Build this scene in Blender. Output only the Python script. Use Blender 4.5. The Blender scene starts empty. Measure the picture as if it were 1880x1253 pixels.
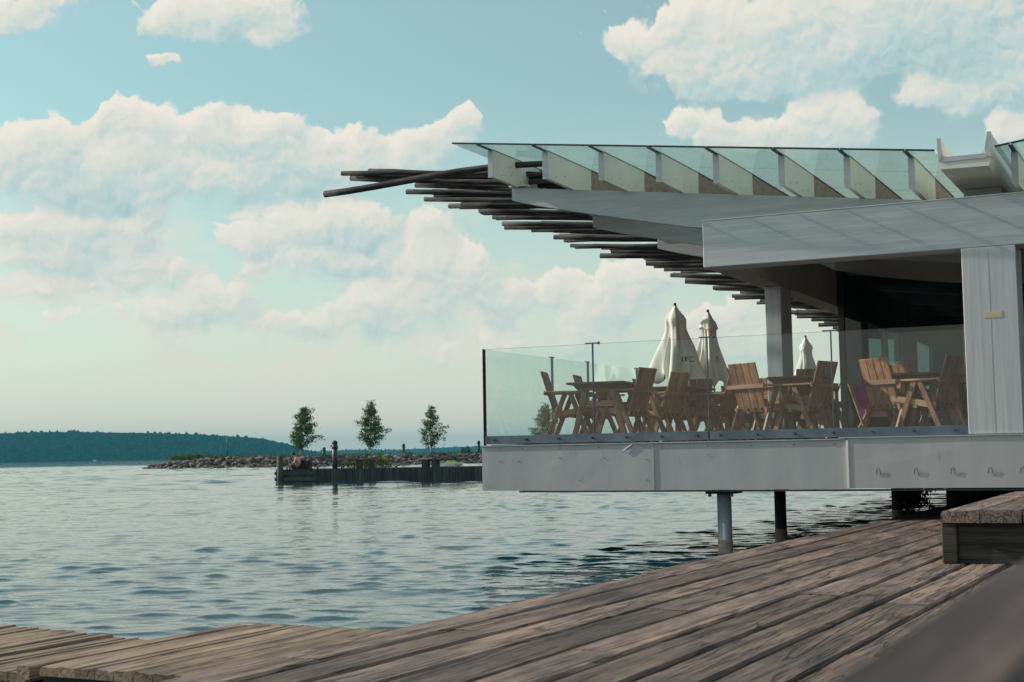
import bpy, math, random
import numpy as np
from mathutils import Vector, Matrix, Euler
R = math.radians
random.seed(7); RNG = np.random.default_rng(7)
sc = bpy.context.scene
COL = sc.collection

# ------------------------------------------------------------------ camera
H = 1.2                                   # eye height above the lake
FPX, PITCH, ROLL = 2611.0, R(4.5), R(1.0)
cF = Vector((0, math.cos(PITCH), math.sin(PITCH)))
cU0 = Vector((0, -math.sin(PITCH), math.cos(PITCH))); cR0 = Vector((1, 0, 0))
cR = cR0*math.cos(ROLL) - cU0*math.sin(ROLL); cU = cU0*math.cos(ROLL) + cR0*math.sin(ROLL)
cam_d = bpy.data.cameras.new('camera'); cam = bpy.data.objects.new('camera', cam_d); COL.objects.link(cam)
cam.matrix_world = Matrix(((cR.x, cU.x, -cF.x, 0), (cR.y, cU.y, -cF.y, 0), (cR.z, cU.z, -cF.z, H), (0, 0, 0, 1)))
cam_d.sensor_width = 36; cam_d.lens = FPX/1880*36
cam_d.clip_start = 0.05; cam_d.clip_end = 20000
cam_d.dof.use_dof = True; cam_d.dof.focus_distance = 16.5; cam_d.dof.aperture_fstop = 8.0
sc.camera = cam
sc.view_settings.view_transform = 'Standard'; sc.view_settings.look = 'None'
sc.view_settings.gamma = 1; sc.view_settings.use_curve_mapping = False
sc.view_settings.exposure = 0.07

# building frame: U runs along the front of the pavilion, V away from the camera
TH = R(25.6)
UX = Vector((math.cos(TH), -math.sin(TH), 0)); VX = Vector((math.sin(TH), math.cos(TH), 0))
U0, V0 = -7.95, 15.68                      # front left corner of the pavilion deck
def W(u, v, z): return UX*u + VX*v + Vector((0, 0, z))
def L(a, b, z): return W(U0+a, V0+b, z)    # pavilion coordinates
def pixray(x, y): return cF + cR*((x-940)/FPX) + cU*((626.5-y)/FPX)

# ------------------------------------------------------------------ sun
sun_dir = (UX*-0.80 + VX*-0.105)
sun_dir.z = 0.43; sun_dir.normalize()
sl = bpy.data.lights.new('sun', 'SUN'); sl.energy = 4.4; sl.angle = R(0.6); sl.color = (1.0, 0.90, 0.76)
so = bpy.data.objects.new('sun', sl); COL.objects.link(so)
so.rotation_euler = sun_dir.to_track_quat('Z', 'Y').to_euler(); so.location = (-30, -10, 40)
SUN_EL = math.asin(sun_dir.z); SUN_AZ = math.atan2(sun_dir.x, sun_dir.y)

# ------------------------------------------------------------------ node helper
class NT:
    def __init__(s, tree): s.t = tree; s.n = tree.nodes; s.l = tree.links
    def add(s, typ, **kw):
        nd = s.n.new(typ); ins = kw.pop('ins', {})
        for k, val in kw.items(): setattr(nd, k, val)
        for k, val in ins.items(): s.put(nd.inputs[k], val)
        return nd
    def put(s, sock, val):
        if isinstance(val, bpy.types.NodeSocket): s.l.new(val, sock)
        elif isinstance(val, bpy.types.Node): s.l.new(val.outputs[0], sock)
        else: sock.default_value = val
    def math(s, op, a, b=None, c=None, clamp=False):
        nd = s.n.new('ShaderNodeMath'); nd.operation = op; nd.use_clamp = clamp
        for i, val in enumerate((a, b, c)):
            if val is not None: s.put(nd.inputs[i], val)
        return nd.outputs[0]
    def vm(s, op, a, b=None, c=None):
        nd = s.n.new('ShaderNodeVectorMath'); nd.operation = op
        for i, val in enumerate((a, b, c)):
            if val is not None: s.put(nd.inputs[i], val)
        return nd.outputs['Value'] if op in ('DOT_PRODUCT', 'LENGTH', 'DISTANCE') else nd.outputs['Vector']
    def mixc(s, f, a, b, blend='MIX'):
        nd = s.n.new('ShaderNodeMix'); nd.data_type = 'RGBA'; nd.blend_type = blend
        s.put(nd.inputs[0], f); s.put(nd.inputs[6], a); s.put(nd.inputs[7], b)
        return nd.outputs[2]
    def ramp(s, f, stops, interp='LINEAR'):
        nd = s.n.new('ShaderNodeValToRGB'); cr = nd.color_ramp; cr.interpolation = interp
        while len(cr.elements) < len(stops): cr.elements.new(0.5)
        for e, (p, c) in zip(cr.elements, stops):
            e.position = p; e.color = c if len(c) == 4 else (*c, 1)
        s.put(nd.inputs[0], f); return nd.outputs[0]
    def smooth(s, x, a, b, lo=0.0, hi=1.0):
        nd = s.n.new('ShaderNodeMapRange'); nd.interpolation_type = 'SMOOTHSTEP'
        for i, val in enumerate((x, a, b, lo, hi)): s.put(nd.inputs[i], val)
        return nd.outputs[0]
    def noise(s, vec, scale, detail=4, rough=0.55, dist=0.0, dim='3D'):
        nd = s.add('ShaderNodeTexNoise', noise_dimensions=dim)
        s.put(nd.inputs['Vector'], vec); s.put(nd.inputs['Scale'], scale); nd.inputs['Detail'].default_value = detail
        nd.inputs['Roughness'].default_value = rough; nd.inputs['Distortion'].default_value = dist
        return nd.outputs['Fac']

# ------------------------------------------------------------------ sky with cumulus
wd = bpy.data.worlds.new('World'); sc.world = wd; wd.use_nodes = True
w = NT(wd.node_tree); w.n.clear()
tc = w.add('ShaderNodeTexCoord')
dirv = w.vm('NORMALIZE', tc.outputs['Generated'])
sep = w.add('ShaderNodeSeparateXYZ', ins={0: dirv})
az = w.math('ARCTAN2', sep.outputs[0], sep.outputs[1])
el = w.math('ARCSINE', sep.outputs[2])
sky = w.add('ShaderNodeTexSky', sky_type='NISHITA', sun_disc=False)
sky.sun_elevation = SUN_EL; sky.sun_rotation = SUN_AZ; sky.altitude = 100
sky.air_density = 1.0; sky.dust_density = 1.5; sky.ozone_density = 1.0
comb = w.add('ShaderNodeCombineXYZ', ins={0: w.math('MULTIPLY', az, 57.2958), 1: w.math('MULTIPLY', el, 57.2958)})
P = comb.outputs[0]                                    # degrees: (azimuth, elevation)
wob = w.add('ShaderNodeTexNoise', noise_dimensions='2D', ins={'Vector': P, 'Scale': 0.55})
wob.inputs['Detail'].default_value = 3; wob.inputs['Roughness'].default_value = 0.6
Pw = w.vm('MULTIPLY_ADD', w.vm('SUBTRACT', wob.outputs['Color'], (0.5, 0.5, 0.5)), (1.5, 1.1, 0), P)
# (x, y, rx, ry, weight, brightness) of the cloud masses, as seen from the shore
CL = [(1105,78,48,32,.85,.1),(1155,95,36,38,.8,.05),(1245,55,62,78,1,.15),(1300,125,85,50,1,0),(1395,150,120,36,.95,.05),(1400,60,150,85,1.05,0),(1560,90,130,60,1,-.1),(1640,25,150,60,1,-.15),(1790,70,160,95,1.1,-.45),(1900,150,80,60,.9,-.3),
 (1262,232,44,24,.8,.1),(1315,246,66,34,.95,.1),(1405,258,80,28,.9,.05),(1500,212,44,36,1,.15),(1560,222,38,38,1,.1),(1515,256,90,30,.9,-.05),
 (1722,172,60,28,.9,.15),(1805,182,75,28,.9,0),(1868,236,44,34,.9,.1),
 (300,40,50,26,.85,.1),(370,40,75,42,1,.05),(480,22,120,44,1,.1),(510,66,40,24,.85,.15),(60,14,95,40,.95,.1),(30,40,40,18,.7,.1),(305,113,20,15,.75,.1),
 (95,258,58,36,1,.2),(25,280,70,42,1,.2),(110,330,150,52,1,-.25),(180,370,90,30,.8,-.35),
 (221,206,26,30,.95,.25),(255,238,48,40,1,.2),(190,228,34,30,.9,.2),(260,300,75,62,1,.1),(280,375,42,56,.9,.1),
 (405,218,27,28,.9,.25),(390,244,75,34,1,.2),(532,238,46,34,1,.2),(470,262,100,36,1,.1),(450,330,160,46,1,-.3),(560,300,60,44,.9,.1),
 (662,262,44,34,.95,.2),(655,305,75,46,.95,.05),(842,226,34,30,1,.25),(800,260,52,32,.95,.15),(750,290,60,30,.85,.1),
 (60,425,80,32,.9,.1),(150,430,80,38,.9,.05),(130,480,130,34,.8,-.25),(258,440,36,40,.75,.1),
 (450,445,62,28,.85,.1),(560,425,120,44,1,.1),(650,420,80,44,.9,.1),(600,490,140,34,.85,-.3),
 (790,420,42,46,.85,.1),(790,490,44,64,.9,.15),(740,560,100,62,.9,.1),(680,566,46,40,.8,.15),(870,520,70,70,.8,-.2),(930,552,42,44,.85,.15),
 (1022,535,36,42,.9,.15),(1100,570,90,60,.95,.05),(1165,520,70,50,.95,.15),(1330,585,85,44,.9,.1),(1440,640,120,46,.75,0),
 (90,535,120,30,.7,.1),(290,500,80,40,.75,.1),(400,555,95,40,.7,.05),(260,600,160,40,.65,0),(560,600,120,36,.65,.05),(950,650,220,44,.6,0)]
G = 0.0; S = 0.0; G2 = 0.0
LX = (-0.45, 0.95, 5.0)
for (x, y, rx, ry, wt, lum) in CL:
    d = pixray(x, y).normalized(); ca = math.degrees(math.atan2(d.x, d.y)); ce = math.degrees(math.asin(d.z))
    ax, ay = rx*1.16/FPX*57.3, ry*1.16/FPX*57.3
    q = w.vm('MULTIPLY_ADD', Pw, (1/ax, 1/ay, 0), (-ca/ax, -ce/ay, lum*.2))
    g = w.math('POWER', 0.3, w.vm('DOT_PRODUCT', q, q))
    G = w.math('MULTIPLY_ADD', g, wt, G)
    g2 = w.math('MULTIPLY', g, g)
    G2 = w.math('ADD', g2, G2)
    S = w.math('MULTIPLY_ADD', g2, w.vm('DOT_PRODUCT', q, LX), S)
# the same kind of cloud cover everywhere else round the sky
far = w.noise(w.vm('MULTIPLY', P, (0.05, 0.09, 0)), 1.0, 2, 0.5, 0.0, '2D')
inx = w.smooth(w.math('ABSOLUTE', sep.outputs[0]), 0.36, 0.46)
back = w.math('LESS_THAN', sep.outputs[1], 0.0)
up = w.smooth(sep.outputs[2], 0.31, 0.40)
outm = w.math('MAXIMUM', w.math('MAXIMUM', inx, back), up)
G = w.math('ADD', G, w.math('MULTIPLY', outm, w.smooth(far, 0.42, 0.68)))
def puff(vec):
    vo = w.add('ShaderNodeTexVoronoi', voronoi_dimensions='2D', feature='F1', ins={'Vector': vec, 'Scale': 0.62})
    vo.inputs['Detail'].default_value = 2; vo.inputs['Roughness'].default_value = 0.5
    vf = w.add('ShaderNodeTexVoronoi', voronoi_dimensions='2D', feature='F1', ins={'Vector': vec, 'Scale': 1.9})
    vf.inputs['Detail'].default_value = 1; vf.inputs['Roughness'].default_value = 0.5
    a_ = w.math('SUBTRACT', w.math('MULTIPLY', w.noise(vec, 0.42, 7, 0.62, 0.0, '2D'), 1.3), w.math('MULTIPLY', vo.outputs['Distance'], 0.45))
    return w.math('SUBTRACT', a_, w.math('MULTIPLY', vf.outputs['Distance'], 0.17))
n0 = puff(Pw)
n1 = puff(w.vm('ADD', Pw, (-0.13, 0.22, 0)))
D = w.math('ADD', G, w.math('MULTIPLY', w.math('SUBTRACT', n0, 0.26), 1.0))
shade = w.math('DIVIDE', S, w.math('MAXIMUM', G2, 0.05))
soft = w.smooth(shade, 0.5, -0.9, 0.22, 0.80)               # crisp sunlit tops, bases that melt away
cov = w.smooth(D, 0.36, w.math('ADD', soft, 0.36))
relief = w.math('SUBTRACT', n0, n1)
lit = w.math('ADD', w.math('MULTIPLY', shade, 0.42), w.math('MULTIPLY', relief, 0.62))
thick = w.smooth(D, 0.75, 1.7)
lit = w.math('SUBTRACT', w.math('ADD', lit, 0.62), w.math('MULTIPLY', thick, 0.10))
K = 10.0                                               # scene-linear cloud values are divided by the strength below
def lin(c): return tuple(((x/255)/12.92 if x/255 <= 0.04045 else ((x/255+0.055)/1.055)**2.4) for x in c)
def skyc(c): return tuple(v*K for v in lin(c)) + (1,)
ccol = w.ramp(w.math('MULTIPLY', lit, 1.0, clamp=True), [(0.0, skyc((150, 187, 193))), (0.36, skyc((186, 207, 206))), (0.66, skyc((219, 220, 211))), (1.0, skyc((238, 231, 219)))])
# low haze: towards the horizon the clouds and the blue melt into a pale milky band
skt = w.mixc(1.0, sky.outputs[0], (0.87, 1.43, 1.18, 1), 'MULTIPLY')
eld = w.math('MULTIPLY', el, 57.2958)
veil = w.smooth(eld, -2.0, 15.0, 0.90, 0.22)
skt = w.mixc(veil, skt, skyc((232, 227, 215)))
cov2 = w.math('MULTIPLY', cov, w.smooth(eld, 0.5, 8.0, 0.60, 0.96))
wis = w.noise(w.vm('MULTIPLY', Pw, (0.16, 0.42, 0)), 1.0, 6, 0.62, 0.0, '2D')      # thin layered cloud low down
wisp = w.math('MULTIPLY', w.smooth(wis, 0.42, 0.70), w.smooth(w.math('ABSOLUTE', w.math('SUBTRACT', eld, 5.5)), 7.5, 1.0, 0.0, 0.78))
skt = w.mixc(wisp, skt, skyc((229, 222, 209)))
fin = w.mixc(cov2, skt, ccol)
bg = w.add('ShaderNodeBackground', ins={'Color': fin, 'Strength': 1.0/K})
w.l.new(bg.outputs[0], w.add('ShaderNodeOutputWorld').inputs['Surface'])
wd.cycles.sampling_method = 'MANUAL'; wd.cycles.sample_map_resolution = 512

# ------------------------------------------------------------------ materials
MATS = {}
def mat(name):
    m = bpy.data.materials.new(name); m.use_nodes = True; t = NT(m.node_tree); t.n.clear()
    t.out = t.add('ShaderNodeOutputMaterial'); MATS[name] = m; return m, t
def principled(t, color, rough=0.6, bump=None, bstr=0.3, bdist=0.01, **kw):
    b = t.add('ShaderNodeBsdfPrincipled', ins={'Base Color': color, 'Roughness': rough})
    for k, val in kw.items(): t.put(b.inputs[k.replace('_', ' ')], val)
    if bump is not None:
        bn = t.add('ShaderNodeBump', ins={'Height': bump, 'Strength': bstr, 'Distance': bdist}); t.l.new(bn.outputs[0], b.inputs['Normal'])
    t.l.new(b.outputs[0], t.out.inputs['Surface']); return b
def objc(t, scale=(1, 1, 1)):
    c = t.add('ShaderNodeTexCoord'); info = t.add('ShaderNodeObjectInfo')
    off = t.vm('MULTIPLY_ADD', c.outputs['Object'], scale, t.vm('SCALE', (37.1, 17.3, 53.7), None))
    rnd = t.math('MULTIPLY', info.outputs['Random'], 91.7)
    cb = t.add('ShaderNodeCombineXYZ', ins={0: rnd, 1: rnd, 2: rnd})
    return t.vm('ADD', off, cb.outputs[0]), info.outputs['Random']
def rgb(*c): return (*c, 1)

def wood(name, dark, mid, light, axis=0, grain=1.0, rough=0.75, bstr=0.5, var=0.35, grey=None, bdist=0.006, knots=True, splits=0.0, fscale=38.0):
    m, t = mat(name)
    s = [fscale*grain]*3; s[axis] = fscale*.042*grain
    vec, rnd = objc(t, tuple(s))
    fine = t.noise(vec, 1.0, 6, 0.65, 0.4)
    s2 = [7*grain]*3; s2[axis] = 0.9*grain
    vec2, _ = objc(t, tuple(s2)); broad = t.noise(vec2, 1.0, 3, 0.55, 0.8)
    f = t.math('ADD', t.math('MULTIPLY', fine, 0.55), t.math('MULTIPLY', broad, 0.55))
    col = t.ramp(f, [(0.33, dark), (0.52, mid), (0.72, light)])
    if grey:
        vec3, _ = objc(t, (1.7, 1.7, 1.7)); g = t.noise(vec3, 1.0, 4, 0.6)
        col = t.mixc(t.smooth(g, 0.40, 0.62), col, t.mixc(1.0, col, (*grey, 1), 'MULTIPLY'))
    if knots:
        sk = [9*grain]*3; sk[axis] = 2.4*grain
        vk, _ = objc(t, tuple(sk)); vo = t.add('ShaderNodeTexVoronoi', ins={'Vector': vk, 'Scale': 0.55})
        col = t.mixc(t.math('MULTIPLY', t.smooth(vo.outputs['Distance'], 0.10, 0.03), 0.75), col, (*[c*0.35 for c in dark], 1))
    hsv = t.add('ShaderNodeHueSaturation', ins={'Color': col, 'Value': t.math('MULTIPLY_ADD', rnd, var*2, 1-var)})
    crk = t.smooth(fine, 0.40, 0.30)
    if splits:
        s4 = [8.0]*3; s4[axis] = .45
        v4, _ = objc(t, tuple(s4)); n4 = t.noise(v4, 1.0, 4, .6, .3)
        ln_ = t.smooth(t.math('ABSOLUTE', t.math('SUBTRACT', n4, .5)), .026, .006)
        crk = t.math('MAXIMUM', crk, t.math('MULTIPLY', ln_, splits))
    principled(t, t.mixc(t.math('MULTIPLY', crk, 0.7), hsv.outputs[0], (*[c*0.3 for c in dark], 1)), rough, t.math('SUBTRACT', f, t.math('MULTIPLY', crk, 0.5)), bstr, bdist)
    return m
def plain(name, c1, c2, rough=0.6, scale=3, bstr=0.1, metal=0.0, detail=5, stretch=(1, 1, 1), bdist=0.004, spots=None):
    m, t = mat(name); vec, rnd = objc(t, stretch)
    n = t.noise(vec, scale, detail, 0.6); col = t.mixc(t.smooth(n, 0.35, 0.68), (*c1, 1), (*c2, 1))
    if spots:
        n2 = t.noise(vec, scale*3.3, 4, 0.7); col = t.mixc(t.smooth(n2, 0.64, 0.74), col, (*spots, 1))
    principled(t, col, rough, n, bstr, bdist, Metallic=metal); return m
wood('deck_wood', (.036, .024, .022), (.152, .105, .092), (.35, .235, .175), axis=1, bstr=1.0, bdist=.014, grey=(.66, .70, .78), var=.30, splits=1.0, fscale=70)
wood('platform_wood', (.075, .05, .04), (.215, .148, .108), (.41, .29, .20), axis=1, bstr=.7, grey=(.66, .64, .66), var=.28, splits=.7, fscale=70)
wood('bench_wood', (.014, .012, .012), (.034, .029, .027), (.085, .07, .06), axis=1, bstr=1.0, bdist=.012, grey=(.7, .7, .74), var=.2)
wood('chair_wood', (.10, .038, .020), (.225, .088, .044), (.40, .20, .105), axis=2, grain=1.0, rough=.55, bstr=.25, var=.30, grey=(.80, .76, .74), knots=False)
wood('chair_slat', (.10, .038, .020), (.225, .088, .044), (.40, .20, .105), axis=1, grain=1.0, rough=.55, bstr=.25, var=.30, grey=(.80, .76, .74), knots=False)
wood('chair_arm', (.17, .075, .036), (.29, .14, .07), (.42, .235, .13), axis=0, grain=1.0, rough=.55, bstr=.25, var=.30, knots=False)
wood('floor_wood', (.06, .05, .045), (.14, .12, .11), (.24, .21, .19), axis=0, grain=.8, bstr=.3, var=.15)
wood('rest_wood', (.016, .010, .010), (.062, .040, .038), (.18, .12, .108), axis=1, grain=1.6, bstr=.4, var=.1)
wood('bench_end_shade', (.008, .007, .007), (.020, .017, .016), (.050, .042, .037), axis=0, bstr=.8, bdist=.01, var=.1, splits=1.0)  # darker copy of the bench timber, with the end face's shade in its colour
wood('table_wood', (.05, .028, .021), (.09, .05, .036), (.14, .08, .056), axis=1, grain=1.0, rough=.5, bstr=.25, var=.2, knots=False)
wood('log_wood', (.008, .008, .009), (.024, .022, .024), (.13, .115, .11), axis=0, grain=1.2, rough=.85, bstr=1.0, bdist=.02, var=.3, knots=False)
wood('pier_wood', (.020, .024, .026), (.040, .045, .047), (.075, .078, .078), axis=2, grain=.4, rough=.85, var=.3, knots=False)
plain('white_paint', (.44, .46, .495), (.54, .55, .585), .55, 2.2, .35, stretch=(.5, 6, 9), bdist=.012)
plain('column_paint', (.45, .455, .49), (.54, .54, .57), .5, 2.2, .35, stretch=(9, 6, .4), bdist=.008)
plain('fascia_paint', (.375, .372, .395), (.43, .42, .44), .45, 1.3, .10, stretch=(2.5, 1, .5), bdist=.004, spots=(.26, .275, .28))
plain('cream_paint', (.72, .70, .64), (.79, .77, .71), .55, 2.0, .1, spots=(.56, .53, .46))
plain('raw_panel', (.30, .22, .18), (.42, .32, .27), .8, 6, .4, stretch=(1, 1.5, 5))
plain('grey_trim', (.42, .43, .46), (.50, .51, .54), .45, 5, .1, metal=.3)
plain('channel_steel', (.105, .135, .175), (.15, .185, .23), .38, 4, .05, metal=.55)
plain('bolt_steel', (.06, .07, .09), (.12, .13, .15), .4, 8, .05, metal=.7)
plain('dark_frame', (.012, .014, .016), (.02, .022, .025), .4, 4, .05)
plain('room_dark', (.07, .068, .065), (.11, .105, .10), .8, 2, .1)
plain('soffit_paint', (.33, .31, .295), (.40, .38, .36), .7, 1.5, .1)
plain('pile_steel', (.26, .30, .34), (.36, .39, .42), .45, 3, .15, metal=.2, stretch=(1, 1, .5), spots=(.28, .20, .15))
plain('pile_dark', (.03, .03, .032), (.05, .05, .05), .8, 3, .2)
plain('parasol_cloth', (.70, .67, .62), (.78, .75, .70), .85, 5, .25, bdist=.01)
plain('black_plastic', (.012, .012, .014), (.02, .02, .022), .4, 5, .05)
plain('ink', (.018, .018, .035), (.02, .02, .04), .7, 5, 0)
plain('magenta_cloth', (.36, .012, .19), (.45, .02, .25), .8, 6, .1)
plain('pink_cloth', (.62, .25, .38), (.68, .30, .42), .8, 6, .1)
plain('white_mark', (.75, .72, .73), (.8, .78, .78), .8, 6, 0)
plain('stone', (.075, .066, .064), (.23, .19, .18), .9, 1.4, .8, bdist=.08, spots=(.30, .28, .27))
plain('earth', (.05, .045, .035), (.10, .085, .06), .95, 2, .5, bdist=.05)
plain('bark_white', (.30, .29, .27), (.52, .50, .47), .8, 3, .3, spots=(.03, .03, .03))
plain('skin', (.46, .25, .17), (.52, .29, .20), .55, 3, .05)
plain('shorts', (.014, .016, .022), (.02, .022, .03), .85, 5, .1)
plain('hair', (.012, .010, .009), (.02, .016, .013), .7, 9, .3)
plain('white_gel', (.70, .70, .70), (.78, .78, .77), .25, 2, 0)
plain('green_gel', (.11, .25, .03), (.14, .30, .04), .25, 2, 0)
plain('lamp_paint', (.016, .022, .026), (.03, .036, .04), .45, 4, .1)
plain('tape', (.52, .42, .29), (.58, .48, .34), .6, 9, .1)
plain('concrete', (.24, .24, .23), (.34, .33, .32), .85, 3, .3)

def foliage(name, c1, c2, trans=0.35):
    m, t = mat(name); g = t.add('ShaderNodeNewGeometry')
    col = t.mixc(g.outputs['Random Per Island'], (*c1, 1), (*c2, 1))
    d = t.add('ShaderNodeBsdfDiffuse', ins={'Color': col})
    tr = t.add('ShaderNodeBsdfTranslucent', ins={'Color': col})
    mx = t.add('ShaderNodeMixShader', ins={0: trans, 1: d.outputs[0], 2: tr.outputs[0]}); t.l.new(mx.outputs[0], t.out.inputs[0])
foliage('birch_leaf', (.035, .085, .022), (.095, .16, .055))
foliage('bush_leaf', (.045, .085, .015), (.10, .14, .03))
foliage('grass_leaf', (.06, .085, .02), (.14, .15, .05))
foliage('forest_leaf', (.005, .015, .009), (.022, .042, .018), 0.0)
foliage('dark_leaf', (.01, .02, .012), (.03, .045, .02), .2)

def glassmat(name, tint, refl=1.0, rough=0.0, dirt=0.0, dirtcol=(.6, .7, .68), ior=1.5, base=0.0):
    m, t = mat(name)
    tr = t.add('ShaderNodeBsdfTransparent', ins={'Color': (*tint, 1)})
    gl = t.add('ShaderNodeBsdfGlossy', ins={'Color': (1, 1, 1, 1), 'Roughness': rough})
    fr = t.add('ShaderNodeFresnel', ins={'IOR': ior})
    # both faces of a pane mirror, and an inner face never turns into a full mirror
    fac = t.math('MINIMUM', t.math('MULTIPLY', fr.outputs[0], refl), 0.75)
    g = t.add('ShaderNodeNewGeometry')
    fac = t.math('MULTIPLY', fac, t.math('SUBTRACT', 1.0, g.outputs['Backfacing']))
    mx = t.add('ShaderNodeMixShader', ins={0: fac, 1: tr.outputs[0], 2: gl.outputs[0]}); last = mx
    if dirt > 0:
        vec, _ = objc(t, (1.2, .5, 1.2)); n = t.noise(vec, 3.0, 6, .65)
        df = t.add('ShaderNodeBsdfDiffuse', ins={'Color': (*dirtcol, 1)}); tl = t.add('ShaderNodeBsdfTranslucent', ins={'Color': (*dirtcol, 1)})
        ds = t.add('ShaderNodeMixShader', ins={0: .6, 1: df.outputs[0], 2: tl.outputs[0]})
        last = t.add('ShaderNodeMixShader', ins={0: t.math('MULTIPLY_ADD', t.smooth(n, .35, .75), dirt, base), 1: mx.outputs[0], 2: ds.outputs[0]})
    t.l.new(last.outputs[0], t.out.inputs[0]); return m
glassmat('rail_glass', (.925, .975, .968), 1.15, dirt=.015, dirtcol=(.7, .8, .78))
glassmat('rail_edge', (.10, .28, .30), 1.0)
glassmat('roof_glass', (.86, .945, .93), 1.0, dirt=.22, dirtcol=(.60, .70, .66), base=.10)
glassmat('window_glass', (.58, .68, .68), 1.0, ior=1.45)

# water
m, t = mat('lake_water')
c = t.add('ShaderNodeTexCoord')
v1 = t.vm('MULTIPLY', c.outputs['Object'], (1.5, 3.4, 1)); v2 = t.vm('MULTIPLY', c.outputs['Object'], (5.0, 10.0, 1))
v3 = t.vm('MULTIPLY', c.outputs['Object'], (.22, .75, 1))
h = t.math('ADD', t.noise(v1, 1.0, 3, .5, .6), t.math('MULTIPLY', t.noise(v2, 1.0, 2, .5, .3), .15))
lp = t.add('ShaderNodeBsdfPrincipled', ins={'Base Color': (.006, .038, .052, 1), 'Roughness': 0.05, 'IOR': 1.333})
gp = t.add('ShaderNodeNewGeometry'); ln = t.vm('LENGTH', gp.outputs['Position'])
h = t.math('ADD', h, t.math('MULTIPLY', t.noise(v3, 1.0, 3, .6), t.smooth(ln, 30, 150, 0.0, .4)))
bs = t.smooth(ln, 12, 120, .16, .05); t.put(lp.inputs['Roughness'], t.smooth(ln, 30, 300, .03, .05))
bn = t.add('ShaderNodeBump', ins={'Height': h, 'Strength': bs, 'Distance': .10}); t.l.new(bn.outputs[0], lp.inputs['Normal'])
t.l.new(lp.outputs[0], t.out.inputs[0])

# ------------------------------------------------------------------ mesh helpers
class MB:
    def __init__(s): s.v = []; s.f = []; s.mi = []
    def quad(s, pts, m=0):
        i = len(s.v); s.v += [tuple(p) for p in pts]; s.f.append(tuple(range(i, i+len(pts)))); s.mi.append(m); return s
    def hexa(s, p, m=0):        # p: 8 points, bottom 4 counter-clockwise then top 4
        i = len(s.v); s.v += [tuple(q) for q in p]
        for f in ((3, 2, 1, 0), (4, 5, 6, 7), (0, 1, 5, 4), (1, 2, 6, 5), (2, 3, 7, 6), (3, 0, 4, 7)): s.f.append(tuple(i+k for k in f)); s.mi.append(m)
        return s
    def box(s, x0, x1, y0, y1, z0, z1, m=0):
        return s.hexa([(x0, y0, z0), (x1, y0, z0), (x1, y1, z0), (x0, y1, z0), (x0, y0, z1), (x1, y0, z1), (x1, y1, z1), (x0, y1, z1)], m)
    def bar(s, a, b, wd_, hh, up=(0, 0, 1), m=0):
        a, b = Vector(a), Vector(b); d = (b-a).normalized(); upv = Vector(up)
        if abs(d.dot(upv)) > .98: upv = Vector((1, 0, 0))
        x = d.cross(upv).normalized()*wd_/2; z = x.cross(d).normalized()*hh/2
        return s.hexa([a-x-z, a+x-z, b+x-z, b-x-z, a-x+z, a+x+z, b+x+z, b-x+z], m)
    def tube(s, pts, rad, n=8, cap=True, m=0):
        pts = [Vector(p) for p in pts]; i0 = len(s.v)
        rad = rad if isinstance(rad, (list, tuple)) else [rad]*len(pts)
        for k, p in enumerate(pts):
            d = (pts[min(k+1, len(pts)-1)]-pts[max(k-1, 0)]).normalized()
            ref = Vector((0, 0, 1)) if abs(d.z) < .9 else Vector((1, 0, 0))
            x = d.cross(ref).normalized(); y = x.cross(d).normalized()
            for j in range(n):
                an = 2*math.pi*j/n; s.v.append(tuple(p+(x*math.cos(an)+y*math.sin(an))*rad[k]))
        for k in range(len(pts)-1):
            for j in range(n):
                a_, b_ = i0+k*n+j, i0+k*n+(j+1) % n; s.f.append((a_, b_, b_+n, a_+n)); s.mi.append(m)
        if cap:
            s.f.append(tuple(i0+j for j in range(n))[::-1]); s.mi.append(m)
            e = i0+(len(pts)-1)*n; s.f.append(tuple(e+j for j in range(n))); s.mi.append(m)
        return s
    def prism(s, prof, y0, y1, m=0):   # profile in (x, z), extruded along y
        n = len(prof); i = len(s.v); s.v += [(x, y0, z) for x, z in prof]+[(x, y1, z) for x, z in prof]
        s.f.append(tuple(range(i, i+n))); s.f.append(tuple(range(i+2*n-1, i+n-1, -1))); s.mi += [m, m]
        for k in range(n): a_, b_ = i+k, i+(k+1) % n; s.f.append((b_, a_, a_+n, b_+n)); s.mi.append(m)
        return s
    def mesh(s, name, mats):
        me = bpy.data.meshes.new(name); me.from_pydata(s.v, [], s.f); me.update()
        for mm in (mats if isinstance(mats, (list, tuple)) else [mats]): me.materials.append(MATS[mm])
        if any(s.mi): me.polygons.foreach_set('material_index', s.mi)
        return me
    def build(s, name, mats, parent=None, smooth=False, bevel=0, loc=None, rz=None):
        o = bpy.data.objects.new(name, s.mesh(name, mats)); COL.objects.link(o); o.parent = parent
        if smooth: o.data.polygons.foreach_set('use_smooth', [True]*len(o.data.polygons))
        if bevel:
            bv = o.modifiers.new('bevel', 'BEVEL'); bv.width = bevel; bv.segments = 1; bv.limit_method = 'ANGLE'
        if loc is not None: o.location = loc
        if rz is not None: o.rotation_euler.z = rz
        return o
def tag(o, label=None, cat=None, group=None, kind=None):
    for k, val in (('label', label), ('category', cat), ('group', group), ('kind', kind)):
        if val: o[k] = val
    return o
def empty(name, loc, rz=0.0, **kw):
    o = bpy.data.objects.new(name, None); COL.objects.link(o); o.location = loc; o.rotation_euler.z = rz; o.empty_display_size = .2
    return tag(o, **kw)
def copy_tree(o, parent=None):
    c_ = o.copy(); COL.objects.link(c_); c_.parent = parent
    for ch in list(o.children): copy_tree(ch, c_)
    return c_
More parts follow.
